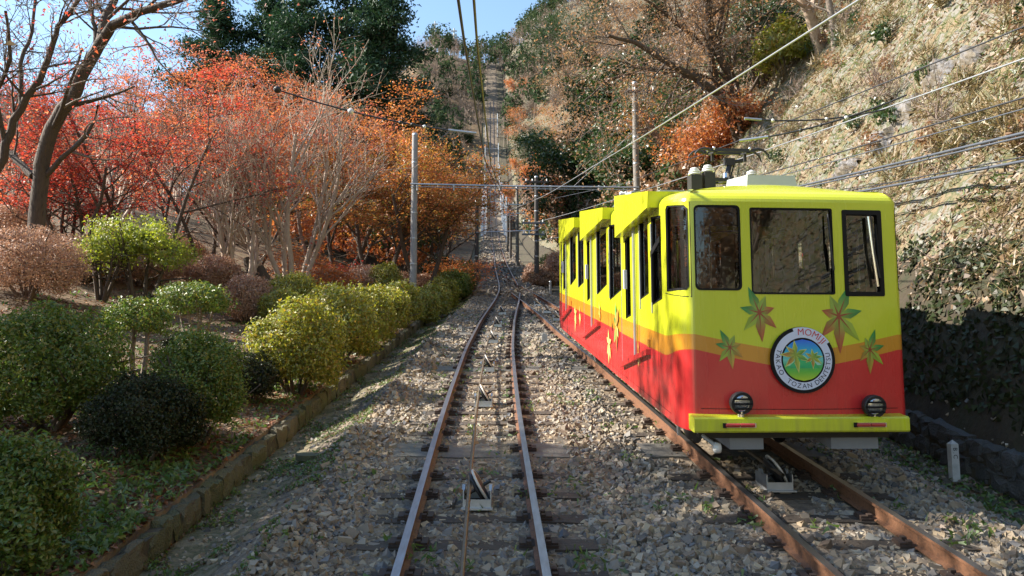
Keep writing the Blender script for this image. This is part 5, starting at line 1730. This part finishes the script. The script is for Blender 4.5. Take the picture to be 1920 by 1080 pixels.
reds = [(285, 26, 8.6, 21, 'lf_red', 12500, "broad vivid red maple left of centre behind the coral azalea"), (150, 24, 5.6, 22, 'lf_red', 6500, "low spreading red maple below the big leaning tree"), (392, 29, 8.8, 23, 'lf_rust', 9500, "rust red maple with thin dark stems left of the pale multi stemmed tree"), (20, 27, 4.8, 24, 'lf_pink', 3600, "small coral maple at the left edge"), (330, 36, 11.5, 25, 'lf_pink', 10500, "coral maple behind the red ones"), (118, 26, 3.4, 29, 'lf_red', 2500, "low red maple sapling below the leaning trunk"), (480, 38, 12.5, 26, 'lf_rust', 12000, "rusty coral maple behind the pale multi stemmed tree")]
for x, d, H, sd, lm, nl, lab in reds:
    make_tree("maple_tree", lab, "maple tree", g3(x, d), tree_parts(sd, H * 1.12, .13, stems=3, spread=.42, P=MAPLE, leaves=int(nl * 1.25), leaf=(.09, .068), puff=.22, flatten=.2, up=1.5, limit=(.36 * H if H > 5 else None)), 'bark', lm, 'bark', group="autumn maples")
CRAPE = dict(ang=[26, 34, 40], up=[.10, .09, .05, .03], kids=[7, 6, 5], ratio=[.72, .62, .55], wob=[.09, .12, .14, .16], taper=[.5, .35, .3, .3], rr=[.62, .6, .6])
make_tree("crape_myrtle", "pale smooth multi stemmed tree with bare upswept branches, the tallest of its kind", "tree", g3(545, 30), tree_parts(31, 9.8, .25, stems=6, spread=.36, P=CRAPE, leaves=1900, leaf=(.10, .06), puff=.35, limit=3.2), 'bark_pale', 'lf_pink', 'bark_pale')
make_tree("crape_myrtle", "smaller pale multi stemmed tree leaning left of the tallest one", "tree", g3(448, 28.5), tree_parts(32, 6.6, .20, stems=5, spread=.42, P=CRAPE, leaves=1200, leaf=(.10, .06), puff=.35), 'bark_pale', 'lf_red', 'bark_pale')
make_tree("crape_myrtle", "pale bare stemmed tree just left of the red maples", "tree", g3(205, 33), tree_parts(33, 8.0, .2, stems=4, spread=.3, P=CRAPE, leaves=800, leaf=(.10, .06), puff=.35, limit=3.2), 'bark_pale', 'lf_pink', 'bark_pale')
ors = [(640, 40, 12.2, 41, 'lf_orange', 13000, 'bark', "tall orange maple behind the hedge right of the pale multi stemmed tree"), (704, 37, 9.8, 42, 'lf_amber', 13000, 'bark', "amber and green maple just left of the pale grey pole"), (790, 37.5, 9.4, 43, 'lf_amber', 14000, 'bark', "amber maple spreading right of the pale grey pole"),
       (585, 46, 13.4, 44, 'lf_pink', 12000, 'bark_mid', "coral maple high behind the hedge"), (818, 53, 9.8, 45, 'lf_orange', 9000, 'bark', "orange maple leaning over the far path"), (745, 47, 11.5, 46, 'lf_orange', 12000, 'bark', "orange maple behind the amber ones"), (822, 72, 10.5, 47, 'lf_orange', 8000, 'bark', "farthest orange maple left of the climbing track"),
       (805, 62, 12, 48, 'lf_pink', 9000, 'bark_mid', "coral maple beyond the far pole on the left")]
for x, d, H, sd, lm, nl, bk, lab in ors:
    make_tree("maple_tree", lab, "maple tree", g3(x, d), tree_parts(sd, H, .17, stems=2, spread=.35, P=MAPLE, leaves=int(nl * 1.15), leaf=(.12, .085), puff=.32, flatten=.24, up=1.2, limit=.33 * H), bk, lm, bk, group="autumn maples")
low = [(610, 30, 2.4, 51, 'lf_orange', 2600, "low orange maple spray behind the olive double shrub"), (560, 33, 2.6, 52, 'lf_orange', 2600, "low orange sapling at the foot of the pale multi stemmed tree"), (668, 35, 2.4, 53, 'lf_red', 2200, "low red sapling between the russet azaleas"), (845, 41, 3.4, 54, 'lf_orange', 3000, "low orange sapling beside the far dark hedge")]
for x, d, H, sd, lm, nl, lab in low:
    make_tree("maple_sapling", lab, "maple sapling", g3(x, d), tree_parts(sd, H, .05, stems=3, spread=.6, P=dict(MAPLE, levels=3), leaves=nl, leaf=(.12, .08), puff=.28, flatten=.3, up=1.4), 'bark', lm, 'twig', group="maple saplings")
# hollow stump
q = np.array(g3(466, 29.5))
m = MB(); r = np.random.default_rng(4)
for dx, hh, ra in ((0, 1.35, .34), (.42, 1.0, .28), (-.25, .8, .3), (.75, .5, .22)):
    n = 7; zz = np.linspace(-.2, hh, n); tube(m, np.stack([q[0] + dx + .12 * np.sin(zz * 3 + dx) + dx * .3 * (1 - zz / hh), np.full(n, q[1]), q[2] + zz], -1), ra * (1 - .5 * (zz + .2) / (hh + .2)) * (1 + .15 * r.normal(size=n)), 9)
t = thing("tree_stump", "dark broken hollow stump between the pale stemmed trees", "tree stump", tuple(q)); m.build("trunk", MT['bark'], t)
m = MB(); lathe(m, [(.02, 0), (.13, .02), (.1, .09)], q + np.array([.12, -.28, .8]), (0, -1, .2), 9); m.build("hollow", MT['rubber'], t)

# dark cypresses high behind the maples
def conifer_parts(seed, H, R, n=9000, z0=.2, leaf=(.42, .2), lean=0, dens=1.0):
    r = np.random.default_rng(seed); w = MB(); tw = MB(); lf = MB()
    zz = np.linspace(-.4, H, 9); tube(w, np.stack([.15 * np.sin(zz * .3), .15 * np.cos(zz * .27), zz], -1), .34 * (1 - zz.clip(0) / H) + .03, 8)
    nb = int(74 * dens); Ps = []; Ns = []
    for i in range(nb):
        t_ = z0 + (1 - z0) * (i + r.random()) / nb; z = t_ * H
        rr = R * min(1, (1 - t_) * 1.9 + .12) * r.uniform(.55, 1.12); a = r.uniform(0, 6.283)
        n_ = 5; s = np.linspace(0, 1, n_)
        br = np.stack([np.cos(a) * rr * s, np.sin(a) * rr * s, z + rr * (.28 * s - .22 * s * s)], -1)
        tube(tw, br, .05 * (1 - .8 * s), 4, cap=False)
        k = int(n / nb * (.4 + 1.0 * rr / R))
        u = r.random(k) ** .65; c = np.stack([np.interp(u, s, br[:, j]) for j in range(3)], -1)
        Ps.append(c + r.normal(size=(k, 3)) * np.array([.42, .42, .24]) * (.45 + .4 * R / 3))
    P = np.concatenate(Ps); cards(lf, P, leaf[0] * r.uniform(.6, 1.2, len(P)), leaf[1] * r.uniform(.6, 1.2, len(P)), r, up=.5)
    return w, tw, lf


for x, d, ytop, R, sd, lab in ((715, 58, -60, 3.9, 61, "tall dark cypress nearest the sky gap, right end of its row"), (640, 61, -150, 4.2, 62, "tall dark cypress second from the sky gap"), (560, 60, -70, 3.8, 63, "dark cypress in the middle of the row above the maples"), (490, 64, -30, 3.6, 64, "dark cypress left of the middle of the row"), (395, 62, -30, 3.4, 65, "dark cypress with loose open branches, left end of its row"), (690, 66, -10, 3.6, 66, "dark cypress behind the two tallest ones")):
    b = g3(x, d); H = at(x, ytop, d)[2] - b[2]
    make_tree("cypress_tree", lab, "cypress tree", b, conifer_parts(sd, H, R * 1.32, 21000, .34, (.34, .17), dens=1.15), 'bark', 'lf_conifer', 'bark', group="dark cypresses above the maples")

# right side: trees on the hillside
p, d = hit(1385, 262)
b = tuple(p)
I_sk = skel(b, d, [([(1385, 268), (1380, 215), (1376, 155), (1345, 95), (1332, 40), (1318, -60)], (.26, .10), 12, -2), ([(1352, 185), (1344, 155), (1330, 93), (1326, 0), (1330, -70)], (.22, .08), 12, -2.5), ([(1385, 262), (1352, 182), (1310, 150), (1267, 126), (1192, 80), (1140, 66)], (.22, .05), 16, -5),
                   ([(1332, 100), (1290, 60), (1240, 20), (1180, -20)], (.10, .04), 14, -3), ([(1345, 95), (1390, 60), (1430, 30), (1480, 0)], (.08, .03), 8, 0), ([(1267, 126), (1210, 130), (1140, 150), (1095, 190)], (.08, .03), 10, -3), ([(1380, 215), (1420, 150), (1440, 90)], (.1, .04), 6, 1)])
make_tree("brown_leaved_tree", "large tree with dry brown leaves and dark spreading limbs on the right hillside", "tree", b, tree_parts(71, 11, .3, skel=I_sk, leaves=14000, leaf=(.115, .07), puff=.5, P=dict(ang=[50, 48, 45], kids=[6, 6, 5], flat=[.6, .5, .4])), 'bark', 'lf_brown', 'bark_mid')
def hill_tree(name, label, cat, x, y, ytop, sd, bark, leafm, P=None, nl=7000, leaf=(.16, .10), stems=2, spread=.3, rad=.14, puff=.5, group="trees on the right hillside", flatten=.45, up=.6, over=None):
    p, d = hit(x, y) if over is None else (onG(x, over), over)
    H = max(2.0, at(x, ytop, d)[2] - p[2])
    return make_tree(name, label, cat, tuple(p), tree_parts(sd, H, rad, stems=stems, spread=spread, P=P, leaves=nl, leaf=leaf, puff=puff, flatten=flatten, up=up), bark, leafm, bark, group)


hill_tree("orange_tree", "small orange maple drooping above the cable car's roof", "tree", 1325, 322, 185, 72, 'bark', 'lf_orange', MAPLE, 8000, (.13, .085), 3, .5)
hill_tree("orange_tree", "rusty orange sapling at the foot of the large brown leaved tree", "tree", 1395, 255, 165, 73, 'bark', 'lf_orange', MAPLE, 4000, (.13, .085), 3, .5)
EVG = dict(ang=[48, 45, 42], kids=[6, 6, 5], up=[.06, .05, .03, .02])
for x, y, yt, sd, nl, lab in ((1160, 350, 210, 81, 9000, "dark evergreen behind the wooden pole"), (1222, 362, 235, 82, 9000, "evergreen draped in ivy right of the wooden pole"), (1085, 365, 250, 83, 11000, "round dark evergreen above the cable car's rear"), (1262, 235, 120, 84, 8000, "evergreen bush under the large brown leaved tree"),
                              (1055, 160, -40, 85, 13000, "tall evergreen on the skyline right of the sky gap"), (1150, 250, 150, 86, 9000, "dark evergreen high behind the wooden pole"), (1290, 300, 200, 87, 7000, "dark evergreen behind the drooping orange maple"), (1205, 170, 40, 88, 9000, "evergreen high on the right slope behind the brown leaves"), (1010, 330, 225, 89, 7000, "evergreen beyond the dark pole, right of the track")):
    hill_tree("evergreen_tree", lab, "evergreen tree", x, y, yt, sd, 'bark', 'lf_ever', EVG, int(nl * 1.3), (.24, .15), 3, .45, .16, .75)
for x, y, yt, sd, lm, nl, lab in ((1105, 330, 160, 91, 'lf_amber', 8000, "amber tree above the cable car's rear end"), (1130, 345, 245, 92, 'lf_orange', 6000, "orange maple left of the wooden pole"), (1060, 300, 120, 93, 'lf_brown', 9000, "brown leaved tree on the slope above the rear of the car"), (1120, 230, 60, 94, 'lf_brown', 9000, "brown leaved tree high on the right slope"),
                                  (1000, 290, 175, 95, 'lf_orange', 6000, "orange tree on the slope right of the climbing track"), (1180, 140, -20, 96, 'lf_brown', 9000, "brown leaved tree near the top of the picture"), (1260, 90, -60, 97, 'lf_brown', 8000, "brown leaved tree at the top, left of the large one"), (1450, 60, -90, 98, 'lf_amber', 6000, "yellowing tree at the top edge right of the large brown one"), (975, 400, 330, 99, 'lf_orange', 5000, "orange tree low beside the climbing track"), (1095, 395, 335, 100, 'lf_red', 2500, "small red maple above the cable car's rear roof")):
    hill_tree("hillside_tree", lab, "tree", x, y, yt, sd, 'bark_mid', lm, None, nl, (.20, .13), 2, .35, .14, .55)
for x, ov, yt, sd, nl, lab in ((1240, 50, 120, 111, 9000, "tall dark evergreen filling the slope right of the wooden pole"), (1172, 54, 175, 112, 9000, "dark evergreen rising just left of the wooden pole's crossarm"), (1300, 46, 165, 113, 8000, "dark evergreen between the orange maple and the large brown tree"), (1085, 62, 190, 114, 9000, "broad evergreen on the slope above the cable car's tail"), (1215, 58, 40, 115, 9000, "upper dark evergreen above the wooden pole")):
    hill_tree("evergreen_tree", lab, "evergreen tree", x, 0, yt, sd, 'bark', 'lf_ever', EVG, int(nl * 1.5), (.26, .17), 3, .4, .16, .55, over=ov)
p, d = hit(1287, 352); b = tuple(p)
make_tree("leaning_tree", "thin bare trunk leaning left behind the insulators on the car roof", "tree", b, tree_parts(74, 6, .12, skel=skel(b, d, [([(1287, 352), (1262, 310), (1240, 268), (1212, 225), (1190, 190)], (.19, .10), 10, -1)]), leaves=900, leaf=(.15, .1)), 'bark_mid', 'lf_amber', 'bark_mid')
p, d = hit(1535, 100); b = tuple(p)
make_tree("pale_tree", "pale barked tree leaning left at the top of the hillside", "tree", b, tree_parts(75, 7, .2, skel=skel(b, d, [([(1538, 105), (1527, 60), (1515, 20), (1490, -30), (1470, -80)], (.22, .14), 6, -1), ([(1515, 20), (1540, -20), (1550, -60)], (.12, .06), 5, 0)]), leaves=500, leaf=(.15, .1)), 'bark_pale', 'lf_brown', 'bark_pale')
p, d = hit(1565, 92); b = tuple(p)
make_tree("pale_tree", "second pale trunk, slimmer, at the top right of the hillside", "tree", b, tree_parts(76, 6, .15, skel=skel(b, d, [([(1567, 96), (1562, 50), (1553, 0), (1548, -60)], (.14, .09), 5, 0)]), leaves=300, leaf=(.15, .1)), 'bark_mid', 'lf_brown', 'bark_mid')
for x, y, rr, h, lab in ((1432, 160, 2.0, 4.2, "bright green bamboo thicket on the hillside right of the large brown tree"), (1475, 150, 1.2, 2.2, "yellowing shrub beside the bamboo thicket"), (1240, 345, 1.2, 2.0, "light green shrub behind the leaning thin trunk")):
    p, d = hit(x, y); _sn += 1
    bush("hillside_shrub", lab, p[0], p[1], rr, rr, h, 'lf_ever' if rr > 1.5 else 'lf_hedge', leaf=(.2, .09), amp=.4, seed=_sn, group="shrubs on the hillside", dens=1.6)

# prototypes for the many trees of the far slopes
def far_bare(seed, H):
    return tree_parts(seed, H, .13, stems=2, spread=.25, P=dict(CRAPE, levels=3, ang=[32, 40, 40], kids=[9, 8, 4]), leaves=2300, leaf=(.75, .055), puff=.55, flatten=.8, up=0)
protos = []
for nm, cat, parts, bk, lm, lab, grp in (
        ("bare_tree", "bare tree", far_bare(201, 9), 'bark_mid', 'lf_bare', "bare grey brown tree on the wooded slope right of the climbing track", "bare trees on the right slope"),
        ("bare_tree", "bare tree", far_bare(202, 8), 'bark_mid', 'lf_bare', "bare grey brown tree on the wooded slope right of the climbing track", "bare trees on the right slope"),
        ("russet_tree", "tree", tree_parts(203, 8, .13, stems=2, spread=.3, P=dict(levels=3), leaves=2600, leaf=(.32, .2), puff=.6), 'bark_mid', 'lf_brown', "russet tree among the bare ones on the right slope", "russet trees on the right slope"),
        ("orange_tree", "tree", tree_parts(204, 7, .13, stems=2, spread=.3, P=dict(levels=3), leaves=2600, leaf=(.32, .2), puff=.6), 'bark_mid', 'lf_orange', "orange tree low on the slope along the climbing track", "orange trees along the climbing track"),
        ("evergreen_tree", "evergreen tree", tree_parts(205, 7, .13, stems=2, spread=.3, P=dict(levels=3), leaves=3000, leaf=(.42, .28), puff=.6), 'bark', 'lf_far', "green leafed tree scattered on the right slope", "evergreens on the right slope"),
        ("cedar_tree", "cedar tree", conifer_parts(206, 13, 2.3, 3000, .12, (.6, .3), dens=.6), 'bark', 'lf_far', "pointed cedar on the mountain slope", "cedars on the mountain slope")):
    protos.append((nm, cat, parts, bk, lm, lab, grp))
made = {}
def far_tree(k, x, y, sc):
    z = float(GR(x, y)) - .2
    if k not in made:
        nm, cat, parts, bk, lm, lab, grp = protos[k]
        t = make_tree(nm, lab, cat, (x, y, z), parts, bk, lm, bk, grp); t.scale = (sc,) * 3; made[k] = t
    else:
        copy_tree(made[k], (x, y, z), None, rng.uniform(0, 6.28), sc)


r2 = np.random.default_rng(77)
cnt = 0
for _ in range(900):
    Y = 58 * (250 / 58) ** r2.random(); h = r2.random() ** .8 * (8 + .22 * Y)
    X = float(XF(Y)) + 1.0 + h
    px = 960 + X / Y * FPX
    if not (925 < px < 1420): continue
    if Y < 75 and px > 1240: continue
    q = r2.random()
    k = (0 if q < .24 else 1 if q < .42 else 2 if q < .58 else 4 if q < .86 else 5 if q < .92 else 3)
    if h < 5 and q > .6: k = 3
    far_tree(k, X, Y, r2.uniform(.7, 1.15)); cnt += 1
    if cnt >= 165: break
# left of the climbing track, far
for _ in range(60):
    Y = 78 * (250 / 78) ** r2.random(); X = float(KX(Y)) - 4.2 - r2.random() ** 1.2 * .13 * Y
    px = 960 + X / Y * FPX
    if px < 740: continue
    q = r2.random(); far_tree(3 if (q < .4 and Y < 140) else 4 if q < .55 else 5 if q < .75 else 0, X, Y, r2.uniform(.7, 1.1))


def wood(name, n, samp, seed, mat, per, size, leaf, trunk=None, up=0.0, tall=1.0):
    """far woods as one mass of crowns"""
    r = np.random.default_rng(seed); m = MB()
    X, Y = samp(n, r); Z = GR(X, Y)
    h = r.uniform(.75, 1.2, n) * size
    for i in range(n):
        k = per; d = sphere_pts(k, r, -.75); k = len(d)
        lob = sphere_pts(6, r, -.3)
        f = lumpy(d, lob, .4, 7) * (1 - .5 * r.random(k) ** 2)
        P = np.array([X[i], Y[i], Z[i] + h[i] * .58 * tall]) + d * f[:, None] * np.array([h[i] * .36, h[i] * .36, h[i] * .46 * tall])
        al = None
        if up: al = d + np.array([0, 0, .8])
        cards(m, P, leaf[0] * r.uniform(.7, 1.3, k), leaf[1] * r.uniform(.7, 1.2, k), r, nrm=d if not up else None, along=al)
    if trunk:
        for i in range(n): tube(m, [(X[i], Y[i], Z[i] - .3), (X[i] + r.normal(0, .2), Y[i], Z[i] + h[i] * .6)], [.13, .05], 4, 1, cap=False)
    return tag(m.build(name, [MT[mat]] + ([MT[trunk]] if trunk else [])), kind="stuff")


def mount(n, r):
    Y = r.uniform(215, 385, n); c = CL(Y); X = c + np.where(r.random(n) < .6, 1, -1) * (np.where(Y > 272, 0, 3.2) + r.random(n) * .14 * Y); return X, Y
wood("bare_woods", 480, mount, 301, 'lf_bare', 90, 9, (1.4, .16), 'bark_mid', up=1)
wood("evergreen_woods", 230, mount, 302, 'lf_far', 90, 9.5, (1.3, .8), tall=1.25)
def backhill(n, r):
    Y = r.uniform(42, 210, n); px = np.where(r.random(n) < .6, r.uniform(-60, 330, n), r.uniform(-900, 0, n)); X = (px - 960) / FPX * Y; return X, Y
wood("bare_woods", 560, backhill, 303, 'lf_bare', 120, 7.5, (1.1, .075), 'bark_pale', up=1)
def backhill2(n, r):
    Y = r.uniform(90, 210, n); px = r.uniform(120, 760, n); X = (px - 960) / FPX * Y; return X, Y
wood("evergreen_woods", 90, backhill2, 304, 'lf_far', 120, 8.5, (.95, .6), tall=1.2)
def under_left(n, r):
    Y = r.uniform(46, 74, n); px = r.uniform(380, 880, n); X = np.minimum((px - 960) / FPX * Y, KX(Y) - 3.2); return X, Y
wood("undergrowth", 150, under_left, 305, 'lf_ever', 170, 6.0, (.36, .24))
def under_mid(n, r):
    Y = r.uniform(44, 75, n); px = r.uniform(420, 900, n); X = np.minimum((px - 960) / FPX * Y, KX(Y) - 3.0); return X, Y
wood("autumn_undergrowth", 110, under_mid, 306, 'lf_orange', 150, 3.4, (.24, .15))
def right_floor(n, r):
    Y = 32 * (130 / 32) ** r.random(n); X = XF(Y) + .6 + r.random(n) ** 1.5 * (6 + .25 * Y); k = ~((Y < 45) & ((960 + X / Y * FPX) > 1390)); return np.where(k, X, XF(Y) + 2), np.where(k, Y, Y + 30)
wood("slope_undergrowth", 330, right_floor, 308, 'lf_brown', 130, 2.6, (.30, .17))
wood("slope_undergrowth", 240, right_floor, 309, 'lf_ever', 150, 2.6, (.32, .2))
def slopes(n, r):
    Y = 62 * (270 / 62) ** r.random(n); sd = r.random(n) < .62
    return np.where(sd, XF(Y) + 1.0 + r.random(n) ** 1.5 * (5 + .16 * Y), KX(Y) - 4.5 - r.random(n) * .12 * Y), Y
wood("bare_slope_woods", 520, slopes, 311, 'lf_bare', 90, 6.5, (1.0, .07), up=1)
wood("russet_slope_woods", 200, slopes, 312, 'lf_brown', 90, 5.0, (.55, .33))
wood("green_slope_woods", 170, slopes, 313, 'lf_far', 100, 5.0, (.6, .38))
def far_edge(n, r):
    Y = r.uniform(60, 130, n); X = np.where(r.random(n) < .5, KX(Y) - 4.5 - 4 * r.random(n), XF(Y) + 3.5 + 5 * r.random(n)); return X, Y
wood("autumn_undergrowth", 110, far_edge, 307, 'lf_brown', 90, 4.2, (.5, .3))

# aerial masts on the summit
for i, (x, y, yt) in enumerate(((815, 112, 36), (851, 112, 50))):
    p = at(x, y, 345); gz = float(GR(p[0], p[1])); top = at(x, yt, 345)[2]
    t = thing("aerial_mast", ["white lattice aerial on the summit, the left and taller one", "white lattice aerial on the summit, the right and shorter one"][i], "aerial mast", (p[0], p[1], gz), "aerials on the summit")
    m = MB(); tube(m, [(p[0], p[1], gz), (p[0], p[1], top)], [.7, .25], 6); m.build("mast", MT['white_paint'], t)
    m = MB()
    for q in (.6, .75, .9): box(m, (p[0], p[1], gz + (top - gz) * q), 1.3, .2, .25)
    m.build("antenna", MT['white_paint'], t)

# trees standing left of the frame: they throw the shade over the foreground
for i, (x, y, H, sd, nl, lm) in enumerate(((-15.4, 7.8, 13.0, 401, 21000, 'lf_amber'), (-14.0, 3.4, 11.5, 402, 16000, 'lf_red'), (-10.2, 5.0, 8.2, 403, 15000, 'lf_hedge'), (-12.5, .2, 12, 404, 16000, 'lf_ever'))):
    make_tree("roadside_tree", ["amber leaved tree just outside the left edge", "red leaved tree outside the left edge, further up the slope", "green leaved tree outside the left edge, nearest the track", "tall evergreen outside the left edge"][i], "tree", (x, y, float(GR(x, y))), tree_parts(sd, H, .2, stems=2, spread=.3, leaves=nl, leaf=(.19, .14), puff=.48), 'bark', lm, 'bark', "trees left of the frame")


# ---------------- ground cover
def scatter(name, n, samp, L, Wd, mat, seed, up=1.5, lift=.01, along_up=None, nrm_slope=False):
    r = np.random.default_rng(seed); X, Y = samp(n, r); Z = GR(X, Y)
    P = np.stack([X, Y, Z + lift + r.random(len(X)) * lift], -1)
    m = MB(); nrm = None
    if nrm_slope:
        e = .15; gx = (GR(X + e, Y) - GR(X - e, Y)) / (2 * e); gy = (GR(X, Y + e) - GR(X, Y - e)) / (2 * e)
        nrm = np.stack([-gx, -gy, np.ones_like(gx)], -1); nrm /= np.linalg.norm(nrm, axis=1)[:, None]; nrm = nrm * 1.3; up = 0
    al = None
    if along_up is not None: al = np.tile(np.array([[0, 0, along_up]]), (len(X), 1)) + r.normal(size=(len(X), 3)) * .6
    far = np.interp(Y, [5, 12, 50, 150], [1, 1, 1.5, 3])
    cards(m, P, L * r.uniform(.6, 1.4, len(X)) * far, Wd * r.uniform(.6, 1.3, len(X)) * far, r, up=up, nrm=nrm, along=al, nj=.7)
    return tag(m.build(name, MT[mat]), kind="stuff")


def garden(y0, y1, w, patch=None, seed=0, thr=0.0):
    def f(n, r):
        Y = y0 * (y1 / y0) ** r.random(n * 2); X = KX(Y) - .0 - (w + .45 * np.maximum(0, Y - 8)) * r.random(n * 2) ** 1.3
        if patch:
            k = fbm(X / patch, Y / patch, seed, 2) > thr; X, Y = X[k], Y[k]
        return X[:n], Y[:n]
    return f


def pathz(n, r):
    Y = 5 * (45 / 5) ** r.random(n * 2); X = KX(Y) + (CL(Y) - 1.7 - KX(Y)) * r.random(n * 2); k = fbm(X / .5, Y / .5, 44, 2) > -.02; return X[k][:n], Y[k][:n]


def hillz(y0, y1, w, patch=None, seed=0, thr=0.0, p=1.0):
    def f(n, r):
        N = n * 3; Y = y0 * (y1 / y0) ** r.random(N); h = w * r.random(N) ** p * np.interp(Y, [8, 50], [.6, 1.2]); X = XF(Y) + .05 + h + np.where(Y < 19, .42, 0) * (w > 1.5)
        if patch:
            k = fbm(X / patch, Y / patch + h / patch, seed, 3) > thr; X, Y = X[k], Y[k]
        return X[:n], Y[:n]
    return f


scatter("fallen_leaves", 22000, garden(5, 40, 4), .07, .05, 'lf_litter_red', 501)
scatter("fallen_leaves", 9000, garden(5, 40, 4), .07, .05, 'lf_litter', 502)
scatter("garden_weeds", 9000, garden(5, 34, 3.5, .8, 31, .05), .09, .045, 'lf_grass', 503, up=.6, lift=.03)
scatter("garden_weeds", 2500, garden(5, 20, .7), .08, .04, 'lf_grass', 504, up=.6, lift=.03)
scatter("path_grass", 9000, pathz, .055, .022, 'lf_grass', 505, up=.3, lift=.015)
scatter("fallen_leaves", 7000, pathz, .06, .04, 'lf_litter', 506)
scatter("fallen_leaves", 1500, lambda n, r: (lambda Y: (CL(Y) - 1.6 + (CR(Y) - CL(Y) + 3.2) * r.random(n), Y))(5 * (25 / 5) ** r.random(n)), .05, .035, 'lf_litter', 507, lift=.03)
def ballast_weed(n, r):
    Y = 5 * (30 / 5) ** r.random(n * 6); X = CL(Y) - 1.6 + (CR(Y) - CL(Y) + 3.3) * r.random(n * 6); k = fbm(X / .28, Y / .28, 71, 2) > .42; return X[k][:n], Y[k][:n]
scatter("ballast_weeds", 3500, ballast_weed, .075, .03, 'lf_grass', 508, up=.2, lift=.035)
# hillside
scatter("leaf_litter", 42000, hillz(7, 70, 24, .9, 66, -.1), .085, .055, 'lf_litter', 519, lift=.02, nrm_slope=True)
scatter("leaf_litter", 42000, hillz(7, 70, 24, .6, 67, -.05), .12, .08, 'lf_litter', 511, lift=.02, nrm_slope=True)
scatter("dry_grass", 26000, hillz(7, 75, 26, .5, 68, .05), .42, .02, 'lf_straw', 520, lift=.10, along_up=1.6)
scatter("dry_grass", 46000, hillz(7, 75, 26, 1.6, 61, -.2), .26, .022, 'lf_straw', 512, lift=.05, along_up=1.2)
scatter("green_ivy", 5000, hillz(7, 70, 22, 1.1, 62, .22), .10, .07, 'lf_ever', 513, lift=.05, nrm_slope=True)
scatter("green_grass", 20000, hillz(7, 70, 24, .8, 63, .12), .20, .026, 'lf_grass', 514, lift=.05, along_up=1.0)
scatter("bramble_twigs", 5000, hillz(9, 60, 24, 2.0, 64, .1), .55, .014, 'lf_bare', 515, lift=.10, along_up=.5)
scatter("green_ivy", 7000, hillz(4.5, 17, 1.4, .6, 69, -.25), .10, .075, 'lf_dark', 516, lift=.05, nrm_slope=True)  # near-black leaves deepen the shade painted into the bank
scatter("verge_weeds", 3500, lambda n, r: (lambda Y: (CR(Y) + 1.9 + (XF(Y) - CR(Y) - 1.9) * r.random(n), Y))(6 * (40 / 6) ** r.random(n)), .08, .04, 'lf_grass', 517, up=.5, lift=.02)
scatter("verge_leaves", 2500, lambda n, r: (lambda Y: (CR(Y) + 1.7 + (XF(Y) - CR(Y) - 1.7) * r.random(n), Y))(6 * (40 / 6) ** r.random(n)), .08, .055, 'lf_litter', 518)
# weathered rock and sprayed mortar showing through the slope
ROCK = M("rock_face", [(.12, .115, .115), (.22, .21, .21), (.17, .14, .10), (.09, .09, .08)], scale=2.2, rough=.9, bump=1.0, bscale=9)
for x, y, w_, h_, lab in ((1692, 218, .8, 1.5, "tall grey rock face wrapped in wire mesh on the hillside"), (1650, 275, 1.2, .9, "grey rock outcrop left of the mesh wrapped rock"), (1590, 320, 1.3, .7, "low grey rock outcrop just above the car roof"), (1760, 150, 1.3, 1.0, "grey rock outcrop high on the right hillside"), (1820, 110, 1.0, .8, "upper right grey rock outcrop near the frame edge")):
    p, d = hit(x, y)
    n = 13; g = np.linspace(-1, 1, n); gx, gy = np.meshgrid(g, g)
    rad = np.sqrt(gx ** 2 + gy ** 2); bulge = np.clip(1 - rad ** 2.2, -.35, 1)
    rr = np.random.default_rng(int(x)); e = .3
    sx = float((GR(p[0] + e, p[1]) - GR(p[0] - e, p[1])) / (2 * e))
    nrm = np.array([-sx, -.1, 1.]); nrm /= np.linalg.norm(nrm); upv = np.array([1, 0, sx]); upv /= np.linalg.norm(upv); sd_ = np.cross(nrm, upv)
    rough_ = .28 * fbm(gx * 2.3 + x, gy * 2.3 + y, 8, 4)
    w_ *= .42; h_ *= .42; V = p + gx[..., None] * sd_ * w_ + gy[..., None] * upv * h_ + (bulge * .22 + rough_ * (bulge > -.2) - .05)[..., None] * nrm
    i = np.arange(n - 1)[:, None] * n; j = np.arange(n - 1)[None]
    m = MB(); m.add(V.reshape(-1, 3), np.stack([i + j, i + n + j, i + n + j + 1, i + j + 1], -1).reshape(-1, 4), 0)
    tag(m.build("rock_outcrop", ROCK, None, tuple(p)), lab, "rock", "rock outcrops on the hillside")

# ---------------- the slope goes on behind the lens (seen in the car's front windows)
r3 = np.random.default_rng(909)
for i in range(26):
    Y = r3.uniform(-60, -12); sd = r3.random() < .5
    X = float(XF(Y)) + r3.uniform(.5, 14) if sd else float(KX(Y)) - r3.uniform(1.5, 12)
    far_tree(int(r3.choice([2, 3, 4, 2, 0])), X, Y, r3.uniform(.8, 1.1))
def behind(n, r):
    Y = r.uniform(-45, 7, n); return XF(Y) + .1 + 12 * r.random(n), Y
scatter("leaf_litter", 14000, behind, .14, .09, 'lf_litter', 920, lift=.02, nrm_slope=True)
scatter("green_grass", 7000, behind, .22, .03, 'lf_yg', 921, lift=.05, along_up=1.0)

def scrub_zone(n, r):
    Y = 11 * (48 / 11) ** r.random(n); h = 1.6 + 15 * r.random(n) * np.interp(Y, [10, 50], [.6, 1.3]); return XF(Y) + h, Y
wood("dry_scrub", 120, scrub_zone, 931, 'lf_straw', 120, 1.0, (.30, .03), up=1)
wood("dry_scrub", 90, scrub_zone, 932, 'lf_brown', 130, .9, (.10, .06))
wood("green_scrub", 70, scrub_zone, 933, 'lf_ever', 130, .8, (.12, .06))
wood("bare_scrub", 60, scrub_zone, 934, 'lf_bare', 70, 1.4, (.5, .02), up=1)
